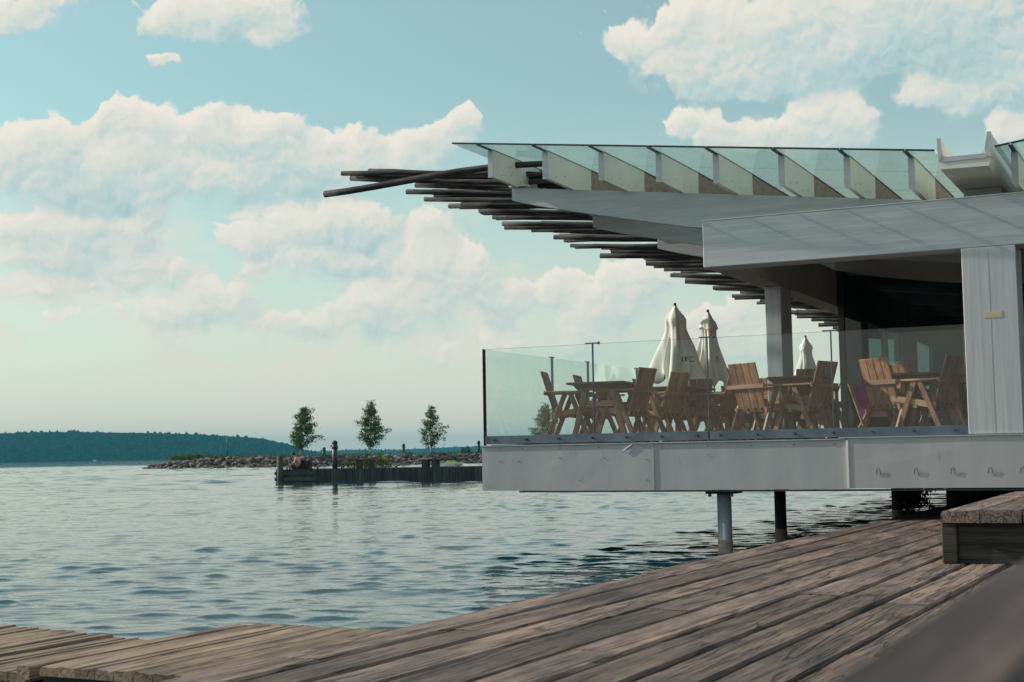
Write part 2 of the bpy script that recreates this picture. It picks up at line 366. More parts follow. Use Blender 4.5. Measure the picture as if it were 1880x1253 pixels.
def fbm(x, y, seed=0, octs=4):
    rg = np.random.default_rng(seed); out = np.zeros_like(x); amp = 1.0; fr = 1.0
    for _ in range(octs):
        for _k in range(5):
            an = rg.uniform(0, 2*math.pi); out += amp*np.sin(fr*(x*math.cos(an)+y*math.sin(an))*rg.uniform(.7, 1.4)+rg.uniform(0, 6.28))/3
        amp *= .5; fr *= 2.1
    return out
def meshgrid_obj(name, X, Y, Z, matname, smooth=True):
    ny, nx = X.shape; n = nx*ny
    me = bpy.data.meshes.new(name); me.vertices.add(n)
    co = np.stack([X, Y, Z], -1).reshape(-1, 3).astype(np.float32); me.vertices.foreach_set('co', co.ravel())
    ii = np.arange(n).reshape(ny, nx); q = np.stack([ii[:-1, :-1], ii[:-1, 1:], ii[1:, 1:], ii[1:, :-1]], -1).reshape(-1, 4).astype(np.int32)
    me.loops.add(q.size); me.loops.foreach_set('vertex_index', q.ravel()); me.polygons.add(len(q))
    me.polygons.foreach_set('loop_start', np.arange(0, q.size, 4, dtype=np.int32))
    me.update(calc_edges=True); me.validate()
    if smooth: me.polygons.foreach_set('use_smooth', np.ones(len(q), bool))
    me.materials.append(MATS[matname]); o = bpy.data.objects.new(name, me); COL.objects.link(o); return o
def tri_cloud(name, pts, size, matname, parent=None, droop=0.0, seed=1, aspect=2.0):
    """leaf-sized faces spread through a volume"""
    rg = np.random.default_rng(seed); n = len(pts); pts = np.asarray(pts, float)
    d1 = rg.normal(size=(n, 3)); d1[:, 2] -= droop; d1 /= np.linalg.norm(d1, axis=1)[:, None]
    d2 = np.cross(d1, rg.normal(size=(n, 3))); d2 /= np.linalg.norm(d2, axis=1)[:, None]
    s = (np.asarray(size)*rg.uniform(.6, 1.3, n))[:, None]
    q = np.stack([pts-d1*s, pts+d2*s/aspect, pts+d1*s, pts-d2*s/aspect], 1).reshape(-1, 3)
    me = bpy.data.meshes.new(name); me.vertices.add(4*n); me.vertices.foreach_set('co', q.astype(np.float32).ravel())
    me.loops.add(4*n); me.loops.foreach_set('vertex_index', np.arange(4*n, dtype=np.int32)); me.polygons.add(n)
    me.polygons.foreach_set('loop_start', np.arange(0, 4*n, 4, dtype=np.int32)); me.update(calc_edges=True)
    me.materials.append(MATS[matname]); o = bpy.data.objects.new(name, me); COL.objects.link(o); o.parent = parent; return o

# ------------------------------------------------------------------ lake
def wave(X, Y, dist):
    """sum of short wind waves running roughly towards the camera"""
    rg = np.random.default_rng(3); Z = np.zeros_like(X); Zs = np.zeros_like(X)
    wx = X+.5*fbm(X*.25, Y*.25, 21, 2); wy = Y+.5*fbm(X*.25+9, Y*.25, 22, 2)
    for lam, amp, n in ((2.6, .0040, 5), (1.2, .0040, 8), (.55, .0040, 14), (.34, .0012, 12)):
        for _ in range(n):
            an = R(rg.normal(264, 38)); k = 2*math.pi/(lam*rg.uniform(.75, 1.3))
            (Zs if lam < 1 else Z)[...] += amp/math.sqrt(n)*1.25*np.sin(k*(wx*math.cos(an)+wy*math.sin(an))+rg.uniform(0, 6.28))*np.clip(1.7-dist*lam**-1*.011, .12, 1)
    s = np.zeros_like(X); n = 22                         # sparse steep wavelets standing out of calmer water
    for _ in range(n):
        an = R(rg.normal(262, 24)); k = 2*math.pi/(.46*rg.uniform(.7, 1.6))
        s += math.sqrt(2/n)*np.sin(k*(wx*math.cos(an)+wy*math.sin(an))+rg.uniform(0, 6.28))
    s2 = np.zeros_like(X)
    for _ in range(n):
        an = R(rg.normal(262, 30)); k = 2*math.pi/(.30*rg.uniform(.75, 1.4))
        s2 += math.sqrt(2/n)*np.sin(k*(wx*math.cos(an)+wy*math.sin(an))+rg.uniform(0, 6.28))
    Z += Zs*.5+(.0074*np.clip(s-.5, 0, 3)**1.2*np.clip(1.7-dist/45, 0, 1)+.0040*np.clip(s2-.4, 0, 3)**1.2*np.clip(1.8-dist/22, 0, 1))
    s3 = np.zeros_like(X)
    for _ in range(n):
        an = R(rg.normal(262, 26)); k = 2*math.pi/(2.0*rg.uniform(.7, 1.6))
        s3 += math.sqrt(2/n)*np.sin(k*(wx*math.cos(an)+wy*math.sin(an))+rg.uniform(0, 6.28))
    Z += (.012*s3+.026*np.clip(s3-.5, 0, 3)**1.2)*np.clip((dist-22)/60, 0, 1)
    patch = .75+.35*fbm(X*.12, Y*.16, 5, 2)
    return Z*np.clip(patch, .25, 1.5)*np.clip((330-dist)/90, 0, 1)
azs = np.radians(np.linspace(-30, 34, 520))
ds = np.concatenate([np.geomspace(3.2, 75, 980), np.geomspace(75.24, 330, 460), np.geomspace(332, 9000, 60)])
A_, D_ = np.meshgrid(azs, ds); X = D_*np.sin(A_); Y = D_*np.cos(A_)
tag(meshgrid_obj('water', X, Y, wave(X, Y, D_), 'lake_water'), kind='structure')
az2 = np.radians(np.linspace(34, 330, 90)); ds2 = np.geomspace(3.2, 9000, 40)
A_, D_ = np.meshgrid(az2, ds2)
tag(meshgrid_obj('water', D_*np.sin(A_), D_*np.cos(A_), 0*A_, 'lake_water'), kind='structure')
# lake bed / bank under and behind the camera
MB().box(-7, 6, -12, 3.3, -.3, .12).build('bank', 'earth', None, loc=(0, 0, 0))
tag(bpy.data.objects['bank'], kind='structure')


# ------------------------------------------------------------------ far shores
def shore(name, forest_name, x0, x1, Y, depth, prof, seed, ntree, th, label):
    """wooded hill: prof maps x to crest height; forest is one mass of small trees standing on it"""
    xs = np.linspace(x0, x1, 90); ys = np.linspace(0, 1, 14)
    XX, TT = np.meshgrid(xs, ys); crest = np.interp(XX, [p[0] for p in prof], [p[1] for p in prof])
    hgt = lambda tt, cr: cr*np.sin(np.clip(tt, 0, 1)*math.pi/2)**.9
    ZZ = hgt(TT*1.6, crest)*1.0-.4
    tag(meshgrid_obj(name, XX, Y+TT*depth, ZZ, 'forest_leaf'), kind='structure')
    rg = np.random.default_rng(seed); tx = rg.uniform(x0, x1, ntree); tt = rg.uniform(0, .75, ntree)**.8
    tz = hgt(tt*1.6, np.interp(tx, [p[0] for p in prof], [p[1] for p in prof]))-.6
    ty = Y+tt*depth; hh = th*rg.uniform(.7, 1.15, ntree)*np.where(rg.random(ntree) < .04, 1.5, 1); rr = th*rg.uniform(.35, .75, ntree)
    mb_v = []; mb_f = []
    for i in range(ntree):
        b = len(mb_v); k = 5; a0 = rg.uniform(0, 6)
        for lv, rad in ((.0, .7), (.45, 1.0), (.8, .55)):
            for j in range(k):
                an = a0+6.283*j/k; r_ = rr[i]*rad*rg.uniform(.8, 1.2)
                mb_v.append((tx[i]+r_*math.cos(an), ty[i]+r_*math.sin(an), tz[i]+hh[i]*lv))
        mb_v.append((tx[i], ty[i], tz[i]+hh[i]))
        for q in range(2):
            for j in range(k): mb_f.append((b+q*k+j, b+q*k+(j+1) % k, b+(q+1)*k+(j+1) % k, b+(q+1)*k+j))
        for j in range(k): mb_f.append((b+2*k+j, b+2*k+(j+1) % k, b+3*k))
    me = bpy.data.meshes.new(forest_name); me.from_pydata(mb_v, [], mb_f); me.materials.append(MATS['forest_leaf']); me.polygons.foreach_set('use_smooth', [True]*len(me.polygons))
    o = bpy.data.objects.new(forest_name, me); COL.objects.link(o); tag(o, label, 'forest', kind='stuff')
shore('hill', 'forest', -1500, -370, 2500, 420,
      [(-1500, 38), (-1200, 46), (-900, 50), (-850, 49), (-700, 44), (-600, 39), (-500, 31), (-450, 20), (-415, 8), (-390, 0), (-370, 0)], 11, 12000, 8,
      'dense dark green forest covering the long hill across the lake at left')
shore('far_ridge', 'forest', -900, 900, 4600, 500,
      [(-900, 10), (-620, 12), (-560, 15), (-420, 12), (-300, 15), (-150, 19), (0, 20), (200, 24), (500, 20), (900, 16)], 12, 6000, 8,
      'hazy blue wooded ridge lowest on the horizon behind the birches')

# ------------------------------------------------------------------ breakwater of piled stones
bw = MB()
def bwY(x): return 187+.05*(x+20)
xs = np.linspace(-48.2, 45, 64)
tt = np.linspace(-1, 1, 9)
XX, TT = np.meshgrid(xs, tt)
prof = np.clip((XX+48.6)/8.5, 0, 1)**.8
ZZ = (1.22+.10*np.sin(XX*.7)+.06*np.sin(XX*2.1))*prof*np.clip(1.25-np.abs(TT)**2.2*1.35, -.2, 1)-.12
brk = tag(meshgrid_obj('breakwater', XX, bwY(XX)+TT*4.6*(.35+.65*prof), ZZ, 'earth', False), kind='structure')
stones = []
for k in range(10):
    rg = np.random.default_rng(40+k); bm_v = []; n1, n2 = 7, 5
    vs = []
    for i in range(1, n2):
        for j in range(n1):
            th_, ph = math.pi*i/n2, 2*math.pi*(j+.5*(i % 2))/n1; q = rg.uniform(.78, 1.15)
            vs.append((q*math.sin(th_)*math.cos(ph)*1.25, q*math.sin(th_)*math.sin(ph), q*math.cos(th_)*.72))
    fs = []
    for i in range(n2-2):
        for j in range(n1):
            a_, b_ = i*n1+j, i*n1+(j+1) % n1; fs += [(a_, b_+n1, b_), (a_, a_+n1, b_+n1)]
    fs.append(tuple(range(n1))); fs.append(tuple((n2-2)*n1+j for j in range(n1))[::-1])
    me = bpy.data.meshes.new('stone'); me.from_pydata(vs, [], fs); me.materials.append(MATS['stone']); stones.append(me)
rg = np.random.default_rng(5)
for k in range(298):
    x = -47.9+46.2*(k/298)+rg.uniform(-.3, .3); row = k % 5
    pf = min(1, max(.05, (x+48.6)/8.5))**.8
    tcoord = -1.02+row*.115+rg.uniform(-.04, .04)
    y = bwY(x)+tcoord*4.6*(.35+.65*pf)
    z = 1.22*pf*max(-.05, 1.25-abs(tcoord)**2.2*1.35)-.06+rg.uniform(-.08, .10)
    o = bpy.data.objects.new('stone', stones[k % 10]); COL.objects.link(o); o.parent = brk
    s = rg.uniform(.26, .54)*(.6+.4*pf); o.location = (x, y, z); o.scale = (s*rg.uniform(.9, 1.5), s, s*rg.uniform(.8, 1.15)); o.rotation_euler = (rg.uniform(-.4, .4), rg.uniform(-.4, .4), rg.uniform(0, 6.28))
# grass and low scrub along the crest
pts = []
rg = np.random.default_rng(6)
for _ in range(5200):
    x = rg.uniform(-45.5, 44); dens = .25+.75*(math.sin(x*.55)+math.sin(x*1.3+1) > -.2)
    if rg.random() > dens: continue
    y = bwY(x)+rg.uniform(-2.4, 3.0); pts.append((x, y, 1.12+rg.uniform(0, .34)*(1.5 if x < -38 else 1)))
tag(tri_cloud('grass', pts, .20, 'grass_leaf', None, -1.2, 3, 3.5), 'rough green grass along the crest of the stone breakwater', 'grass', kind='stuff')
def bush(x, y, z, rx, rz, n, size, label, mat_='bush_leaf', name='bush', group=None, seed=0):
    root = empty(name, (x, y, z), label=label, cat='bush', group=group)
    rg = np.random.default_rng(seed+int(abs(x*13))); d = rg.normal(size=(n, 3)); d /= np.linalg.norm(d, axis=1)[:, None]
    p = d*rg.uniform(.2, 1, (n, 1))**.45*np.array([rx, rx*.8, rz]); p[:, 2] = np.abs(p[:, 2])*rg.uniform(.6, 1.1, n); p += .10*rx*np.sin(p*9/rx)
    tri_cloud('foliage', p, size, mat_, root, -.6, 5, 2.6)
    st = MB()
    for k in range(5): an = 1.26*k; st.tube([(0, 0, -.05), (math.cos(an)*rx*.4, math.sin(an)*rx*.4, rz*.6)], [.03, .012], 5)
    st.build('stem', 'earth', root); return root
for i, (x, y, rx, rz, lb) in enumerate([(-43.6, 186, 1.3, .75, 'green bush at the left tip of the breakwater'), (-41.6, 186, 1.6, 1.05, 'tallest round bush near the tip of the breakwater'), (-39.5, 186, .9, .7, 'small bush on the breakwater left of the thin pole'), (-36.4, 186, 1.1, .62, 'low bush on the breakwater right of the thin pole')]):
    bush(x, y, 1.0, rx, rz, 420, .16, lb, seed=i)
bush(-9.6-3, 128, .0, 1.9, 1.6, 700, .16, 'bright green bush at the waterside behind the tall pier bollard', seed=9)
bush(-8.1+.3, 69.3, .62, .62, .42, 320, .07, 'low leafy plant in the planter on the pier', seed=12)
tag(bush(-23.6, 700, -.2, 4.4, 4.6, 1500, .5, 'round dark tree crown standing far out beyond the pier', 'dark_leaf', 'far_tree'), cat='tree')

# ------------------------------------------------------------------ birches
def birch(x, y, z, hgt, wid, label, seed, lean=0.0, n=4200, low=.16):
    root = empty('birch_tree', (x, y, z), label=label, cat='tree', group='young birches on the breakwater'); rg = np.random.default_rng(seed)
    tr = MB(); bend = lean
    tp = [(bend*t_*hgt*.25+.10*math.sin(t_*5+seed), .05*math.sin(t_*4), t_*hgt*.93) for t_ in np.linspace(0, 1, 9)]
    tr.tube(tp, list(np.linspace(.12, .02, 9)), 7)
    pts = []
    env = lambda t_: (max(0, min(1, (t_-low)/.22))**.7)*(1-((t_-low)/(1-low)))**.62*1.28
    nb = 46
    for i in range(nb):
        t_ = low+(1-low)*(i+.5)/nb*.97; an = i*2.4+rg.uniform(-.5, .5)
        ln = wid*env(t_)*rg.uniform(.5, 1.2)*(1+.38*math.cos(an-seed*1.7)*(1-t_)+.22*math.sin(3*an+seed)); base = Vector((bend*t_*hgt*.25, 0, t_*hgt*.93))
        tip = base+Vector((math.cos(an)*ln, math.sin(an)*ln, hgt*.10*rg.uniform(.2, 1)))
        tr.tube([base, tip], [.035, .008], 4, False)
        m_ = int(n/nb*(.35+1.3*env(t_)))
        for _ in range(m_):
            q = rg.uniform(.12, 1.1)**.75; p = base.lerp(tip, q); hang = abs(rg.normal(0, hgt*.045))
            pts.append((p.x+rg.normal(0, .11+.04*wid), p.y+rg.normal(0, .11+.04*wid), p.z-hang+rg.normal(0, .05)))
    tr.build('trunk', 'bark_white', root, True)
    tri_cloud('crown', pts, .13, 'birch_leaf', root, 1.0, seed, 2.4)
for a in [(-27.7, 185, 1.2, 7.0, 2.2, 'leftmost birch of the row, leaning right over the seated person', 3, .35), (-18.9, 188, 1.2, 7.6, 2.15, 'tallest birch, middle of the three on the open breakwater', 4, .05), (-11.1, 190, 1.2, 6.9, 1.75, 'thin airy birch just left of the glass railing', 8, .1, 2500), (4.1, 180, 1.2, 6.4, 1.9, 'birch seen through the glass railing behind the leftmost chair', 6, 0, 5200, .05), (17.2, 186, 1.2, 3.4, 1.5, 'low young birch seen through the glass between table legs', 9, 0, 3000, .05)]:
    birch(*a)
def post(name, x, y, z0, z1, r_, label, cat, m_='lamp_paint', cap=False, group=None):
    root = empty(name, (x, y, z0), label=label, cat=cat, group=group)
    hh = z1-z0; MB().tube([(0, 0, -.3), (0, 0, hh)], r_, 10).build('shaft', m_, root, True)
    if cap:
        MB().tube([(0, 0, hh), (0, 0, hh+r_*.6), (0, 0, hh+r_*1.1)], [r_*1.12, r_*1.0, r_*.35], 10).build('cap', m_, root, True)
        MB().tube([(0, 0, hh-.26), (0, 0, hh-.10)], r_*1.16, 10).build('collar', m_, root, True)
        MB().tube([(-r_, 0, hh-.12), (-r_*1.6, 0, hh-.12)], .05, 6).build('lamp_head', m_, root, True)
    return root
post('pole', -37.8, 188, 1.1, 4.15, .05, 'thin bare pole standing on the breakwater', 'pole')
post('marker_post', -24.9, 187, 1.1, 2.15, .22, 'short dark post between the first two birches', 'post', cap=True, group='short posts on the breakwater')
post('marker_post', -14.6, 189, 1.2, 2.5, .18, 'short dark post between the second and third birch', 'post', cap=True, group='short posts on the breakwater')
post('marker_post', -4.6, 188, 1.2, 2.7, .18, 'short dark post right against the corner of the glass railing', 'post', cap=True, group='short posts on the breakwater')

# ------------------------------------------------------------------ timber pier
PX0, PX1 = -11.35, 16.0
def pierY(x): return 68.0-.21*(x+11.35)
pier_rz = math.atan(-.21)
pier = empty('pier', (PX0, 68.0, 0), pier_rz, label='dark timber pier with upright plank cladding in mid water', cat='pier')
PL = (PX1-PX0)/math.cos(pier_rz)
MB().box(0, PL, .08, 3.2, -.6, .56).build('core', 'pier_wood', pier)
pk = MB().box(-.07, .07, -.04, .04, -.5, .58).mesh('cladding_plank', 'pier_wood'); n = int(PL/.152)
for k in range(n):
    o = bpy.data.objects.new('cladding_plank', pk); COL.objects.link(o); o.parent = pier; o.location = (.08+k*.152, .03+.012*math.sin(k*12.9), .015*math.sin(k*7.7)); o.rotation_euler.y = .012*math.sin(k*3.3)
for k in range(8): MB().box(-.04, PL, .02+k*.40, .40+k*.40, .565, .60+.004*(k % 2)).build('deck_board', 'pier_wood', pier)
for z in (.06, .34): MB().box(-.05, 2.0, -.05, -.02, z, z+.16).build('waler', 'pier_wood', pier)
def on_pier(s, d): c_, s_ = math.cos(pier_rz), math.sin(pier_rz); return (PX0+c_*s-s_*d, 68+s_*s+c_*d)
x, y = on_pier(.22, .0); post('mooring_pile', x, y-.05, -.6, 1.24, .15, 'thick dark mooring pile at the left end of the pier', 'post', 'pier_wood')
x, y = on_pier(2.85, .3); post('bollard_lamp', x, y, .6, 1.80, .13, 'tall dark bollard with rounded head on the pier', 'bollard', cap=True)
def pier_bench(s, d, label, ln=1.7):
    x, y = on_pier(s, d); r_ = empty('pier_bench', (x, y, .6), pier_rz, label=label, cat='bench', group='benches on the pier')
    for k in range(4): MB().box(0, ln, -.26+k*.14, -.14+k*.14, .31, .37).build('seat_board', 'bench_wood', r_)
    for q in (.12, .60): MB().box(q, q+.28, -.24, .24, 0, .31).build('block_leg', 'pier_wood', r_)
pier_bench(7.0, .5, 'long low bench with block legs in the middle of the pier', 1.9)
pier_bench(10.0, .45, 'low bench at the right where the pier meets the pavilion', 1.6)
for s, lb in ((4.0, 'left one of two dark square blocks under the pier plant'), (4.62, 'right one of two dark square blocks under the pier plant'), (1.15, 'dark block on the pier just right of the seated person'), (1.45, 'dark block standing on the pier, second from the seated person')):
    x, y = on_pier(s, .5); r_ = empty('planter_block', (x, y, .6), pier_rz, label=lb, cat='planter', group='square blocks on the pier')
    MB().box(-.14, .14, -.16, .16, 0, .36).build('box', 'bench_wood', r_, bevel=.02); MB().box(-.16, .16, -.18, .18, .36, .42).build('rim', 'bench_wood', r_)
for s, lb in ((2.0, 'mooring cleat on the pier between the seated person and the bollard'), (3.2, 'mooring cleat on the pier just right of the tall bollard'), (5.9, 'mooring cleat on the pier right of the planted blocks'), (8.9, 'mooring cleat on the pier below the jet ski')):
    x, y = on_pier(s, .25); r_ = empty('mooring_cleat', (x, y, .6), pier_rz, label=lb, cat='cleat', group='cleats along the pier edge')
    MB().box(-.03, .03, -.03, .03, 0, .09).build('foot', 'black_plastic', r_); MB().tube([(-.17, 0, .10), (0, 0, .085), (.17, 0, .10)], .022, 6).build('horn', 'black_plastic', r_)
# jet ski moored behind the pier
js = empty('jet_ski', (-4.5, 96, .05), R(-35), label='white and lime green jet ski afloat behind the pier', cat='jet ski')
hull = MB(); secs = [(-1.2, .42, .38), (-.6, .5, .42), (.2, .5, .46), (.9, .3, .52), (1.3, .04, .60)]
for (x0, w0, z0), (x1, w1, z1) in zip(secs[:-1], secs[1:]): hull.hexa([(x0, -w0*.6, -.1), (x1, -w1*.6, -.05), (x1, w1*.6, -.05), (x0, w0*.6, -.1), (x0, -w0, z0), (x1, -w1, z1), (x1, w1, z1), (x0, w0, z0)])
hull.build('hull', 'white_gel', js)
MB().hexa([(-.9, -.22, .4), (.1, -.24, .4), (.1, .24, .4), (-.9, .22, .4), (-.9, -.16, .66), (.0, -.16, .62), (.0, .16, .62), (-.9, .16, .66)]).build('seat', 'black_plastic', js, bevel=.04)
MB().hexa([(.0, -.34, .42), (1.0, -.2, .5), (1.0, .2, .5), (.0, .34, .42), (.1, -.16, .74), (.5, -.12, .74), (.5, .12, .74), (.1, .2, .82)]).build('cowl', 'green_gel', js, bevel=.03)
MB().tube([(.15, -.36, .86), (.2, 0, .84), (.15, .36, .86)], .03, 6).build('handlebar', 'black_plastic', js)
# motor boat far out
mb_ = empty('motor_boat', (-700, 2380, 0), R(10), label='tiny white motor boat far out under the wooded hill', cat='boat')
MB().hexa([(-3, -1, 0), (3, -.6, 0), (3, .6, 0), (-3, 1, 0), (-3, -1.2, 1.1), (4.2, -.2, 1.5), (4.2, .2, 1.5), (-3, 1.2, 1.1)]).build('hull', 'white_gel', mb_)
MB().hexa([(-1, -.8, 1.1), (1.2, -.7, 1.2), (1.2, .7, 1.2), (-1, .8, 1.1), (-.8, -.7, 2.0), (.6, -.6, 2.0), (.6, .6, 2.0), (-.8, .7, 2.0)]).build('cabin', 'white_gel', mb_)

# ------------------------------------------------------------------ person seated on the end of the pier, facing left, head bowed
px, py = on_pier(1.0, .18)
per = empty('person', (px, py, .60), pier_rz, label='person with bare back and dark shorts sitting on the pier end, head bowed', cat='person')
def skin_body(name, joints, edges, matname, parent, root=0, sub=2):
    me = bpy.data.meshes.new(name); me.from_pydata([j[0] for j in joints], edges, []); me.materials.append(MATS[matname])
    o = bpy.data.objects.new(name, me); COL.objects.link(o); o.parent = parent
    o.modifiers.new('skin', 'SKIN'); o.modifiers['skin'].use_smooth_shade = True
    sv = me.skin_vertices[0].data
    for k, j in enumerate(joints): sv[k].radius = (j[1], j[2] if len(j) > 2 else j[1]); sv[k].use_root = (k == root)
    s_ = o.modifiers.new('sub', 'SUBSURF'); s_.levels = sub; s_.render_levels = sub
    return o
J = [((.10, 0, .11), .135, .13), ((.09, 0, .27), .12, .14), ((.03, 0, .44), .13, .16), ((-.05, 0, .56), .07, .07), ((-.12, 0, .62), .055, .055), ((-.19, 0, .66), .088, .078), ((-.21, 0, .76), .085, .08),
     ((-.20, -.10, .10), .088), ((-.42, -.13, .16), .062), ((-.50, -.13, -.05), .055), ((-.50, -.13, -.26), .038), ((-.60, -.13, -.30), .032),
     ((-.20, .10, .10), .088), ((-.40, .14, .17), .062), ((-.47, .14, -.05), .055), ((-.47, .14, -.26), .038), ((-.57, .14, -.30), .032),
     ((0, -.20, .47), .062), ((-.06, -.24, .27), .045), ((-.27, -.17, .22), .034), ((-.36, -.14, .21), .03),
     ((0, .20, .47), .062), ((-.08, .25, .27), .045), ((-.28, .16, .23), .034), ((-.36, .13, .22), .03)]
E_ = [(0, 1), (1, 2), (2, 3), (3, 4), (4, 5), (5, 6), (0, 7), (7, 8), (8, 9), (9, 10), (10, 11), (0, 12), (12, 13), (13, 14), (14, 15), (15, 16), (2, 17), (17, 18), (18, 19), (19, 20), (2, 21), (21, 22), (22, 23), (23, 24)]
skin_body('body', J, E_, 'skin', per)
skin_body('shorts', [((.10, 0, .115), .15, .145), ((-.14, -.10, .11), .105), ((-.30, -.12, .14), .092), ((-.14, .10, .11), .105), ((-.30, .125, .145), .092)], [(0, 1), (1, 2), (0, 3), (3, 4)], 'shorts', per)
hr = MB(); n1 = 10
for i in range(6):
    for j in range(n1):
        th_ = math.pi*.62*i/5; ph = 2*math.pi*j/n1; hr.v.append((-.185+.108*math.sin(th_)*math.cos(ph), .098*math.sin(th_)*math.sin(ph), .735+.125*math.cos(th_)))
for i in range(5):
    for j in range(n1): a_, b_ = i*n1+j, i*n1+(j+1) % n1; hr.f.append((a_, a_+n1, b_+n1, b_)); hr.mi.append(0)
hr.build('hair', 'hair', per, True)

# ------------------------------------------------------------------ air between here and the far shore
m, t = mat('haze_air')
pv = t.add('ShaderNodeVolumePrincipled', ins={'Color': (.09, .41, .58, 1), 'Density': .00014, 'Anisotropy': 0.1})
t.l.new(pv.outputs[0], t.out.inputs['Volume'])
hz = MB().box(-4000, 4000, -300, 6200, -1.6, 78).build('haze', 'haze_air'); tag(hz, 'thin blue summer haze over the lake', 'haze', kind='stuff')

# ================================================================== pavilion
PV = empty('lake_pavilion', L(0, 0, 0), -TH, label='white timber lake restaurant with glass canopy and log eaves', cat='building')
FT, FB = 1.283, 0.742                       # terrace floor / underside
DEEP, WIDE = 27.0, 12.0
# floor slab and fascia panels
MB().box(.07, WIDE, .07, DEEP, FB+.03, FT-.006).build('terrace_floor', 'soffit_paint', PV)
MB().box(.07, WIDE, .07, DEEP, FB+.012, FB+.0285).build('soffit_shade', 'pile_dark', PV)  # added dark sheet: shade under the deck put into colour, for the water's reflection
for k in range(0, 46): MB().box(.08, WIDE, .10+k*.2, .10+k*.2+.19, FT-.005, FT+.02).build('floor_board', 'floor_wood', PV)
fas = []
def sheet(nm, a0, a1, z0, z1, y, th_, m_, warp=.006, seed=0, par=PV):
    """thin cladding sheet with a slightly uneven face"""
    nx, nz = 14, 4; o_ = MB(); rg = np.random.default_rng(seed)
    grid = [[(a0+(a1-a0)*i/nx, y+(rg.uniform(-warp, warp) if 0 < i < nx and 0 < j < nz else rg.uniform(-warp, warp)*.3), z0+(z1-z0)*j/nz) for i in range(nx+1)] for j in range(nz+1)]
    for j in range(nz):
        for i in range(nx): o_.quad([grid[j][i], grid[j][i+1], grid[j+1][i+1], grid[j+1][i]])
    o_.box(a0, a1, y+.012, y+th_, z0, z1)
    return o_.build(nm, m_, par)
f1 = sheet('fascia_panel', 0, 2.230, FB, FT, 0, .06, 'fascia_paint', .001, 1)
f2 = sheet('fascia_panel', 2.238, 4.490, FB, FT, .003, .06, 'fascia_paint', .0012, 2)
f3 = sheet('fascia_panel', 4.500, 12, FB+.008, FT+.012, -.012, .06, 'fascia_paint', .0015, 3)
MB().box(0, .055, .062, DEEP, FB, FT-.002).build('side_fascia', 'fascia_paint', PV)
MB().box(-.012, 4.47, -.016, .075, FT+.0005, FT+.012).build('fascia_cap', 'grey_trim', PV)
MB().box(4.40, 12, -.028, .05, FT+.014, FT+.026).build('fascia_cap', 'grey_trim', PV)
MB().box(.5, 12, -.004, .05, FB-.022, FB-.003).build('drip_strip', 'dark_frame', PV)
MB().box(2.226, 2.242, -.006, .004, FB+.004, FT-.004).build('cover_strip', 'fascia_paint', PV)
MB().box(4.478, 4.502, -.020, .0, FB+.006, FT-.004).build('cover_strip', 'cream_paint', PV)
scr = MB().tube([(0, 0, 0), (0, -.004, 0)], .007, 6).mesh('screw', 'bolt_steel')
for x, z in [(.05, 1.24), (.05, .80), (.55, 1.25), (1.05, 1.25), (1.05, 1.13), (1.55, 1.25), (1.62, 1.12), (2.12, 1.25), (2.15, 1.10), (2.15, .86), (2.34, 1.24), (2.9, 1.25), (2.9, 1.14), (3.4, 1.24), (3.9, 1.24), (4.35, 1.23), (.5, 1.10), (1.3, .86), (.25, 1.1)]:
    o = bpy.data.objects.new('screw', scr); COL.objects.link(o); o.parent = f1 if x < 2.23 else f2; o.location = (x, -.002, z)
# rusty staple marks on the right-hand panel
for x in (4.82, 5.22, 5.60, 5.98, 6.3):
    MB().tube([(x-.022, -.020, .90), (x-.012, -.024, .955), (x+.005, -.026, .968), (x+.018, -.024, .945), (x+.024, -.020, .895)], .0035, 5, True).build('staple', 'bolt_steel', f3)
MB().tube([(1.86, -.012, 1.20), (1.98, -.012, 1.275)], .006, 5).build('scratched_strip', 'white_paint', f1)
# underside framing and piles
for a in (.5, 2.9, 5.3, 7.7, 10.1): MB().box(a, a+.14, .1, DEEP-.3, FB-.012, FB+.028).build('joist', 'pile_dark', PV)
def pile(a, b, r_, m_, flange=True):
    p = MB().tube([(a, b, -1.5), (a, b, FB-.025)], r_, 20).build('pile', m_, PV, True)
    if flange:
        f_ = MB().box(a-.17, a+.17, b-.17, b+.17, FB-.052, FB-.026).build('flange', 'pile_dark', p)
        for dx in (-.13, .13):
            MB().tube([(a+dx, b-.13, FB-.085), (a+dx, b-.13, FB-.052)], .02, 6).build('bolt', 'bolt_steel', p)
    MB().tube([(a, b, -.02), (a, b, .16)], r_+.004, 20, False).build('waterline_stain', 'raw_panel', p, True)
pile(2.975, .32, .082, 'pile_steel'); pile(3.02, 2.6, .075, 'pile_dark'); pile(3.46, 8.2, .085, 'pile_dark')
pile(8.2, 1.2, .085, 'pile_dark', False)
# column, beams
c1 = MB().box(5.775, 6.325, .0, .52, FT+.03, 3.292).build('front_column', 'column_paint', PV, bevel=.006)
for a in (6.045, ): MB().box(a-.0025, a+.0025, -.002, .01, FT+.05, 3.27).build('joint_line', 'grey_trim', c1)
MB().box(5.985, 6.165, -.004, .001, 2.535, 2.60).build('tape_patch', 'tape', c1)
fb_ = MB().box(2.905, WIDE, 0.004, .36, 3.295, 3.838).build('front_beam', 'white_paint', PV, bevel=.008)
MB().box(2.903, WIDE, .0, .366, 3.8385, 3.848).build('cap_flashing', 'cream_paint', fb_)
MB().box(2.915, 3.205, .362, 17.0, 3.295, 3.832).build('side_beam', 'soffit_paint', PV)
c2_ = MB().box(2.985, 3.192, 2.30, 2.84, FT+.02, 3.293).build('rear_column', 'column_paint', PV, bevel=.006)
MB().box(2.985, 3.192, 11.0, 11.5, FT+.02, 3.293).build('rear_column', 'column_paint', PV)
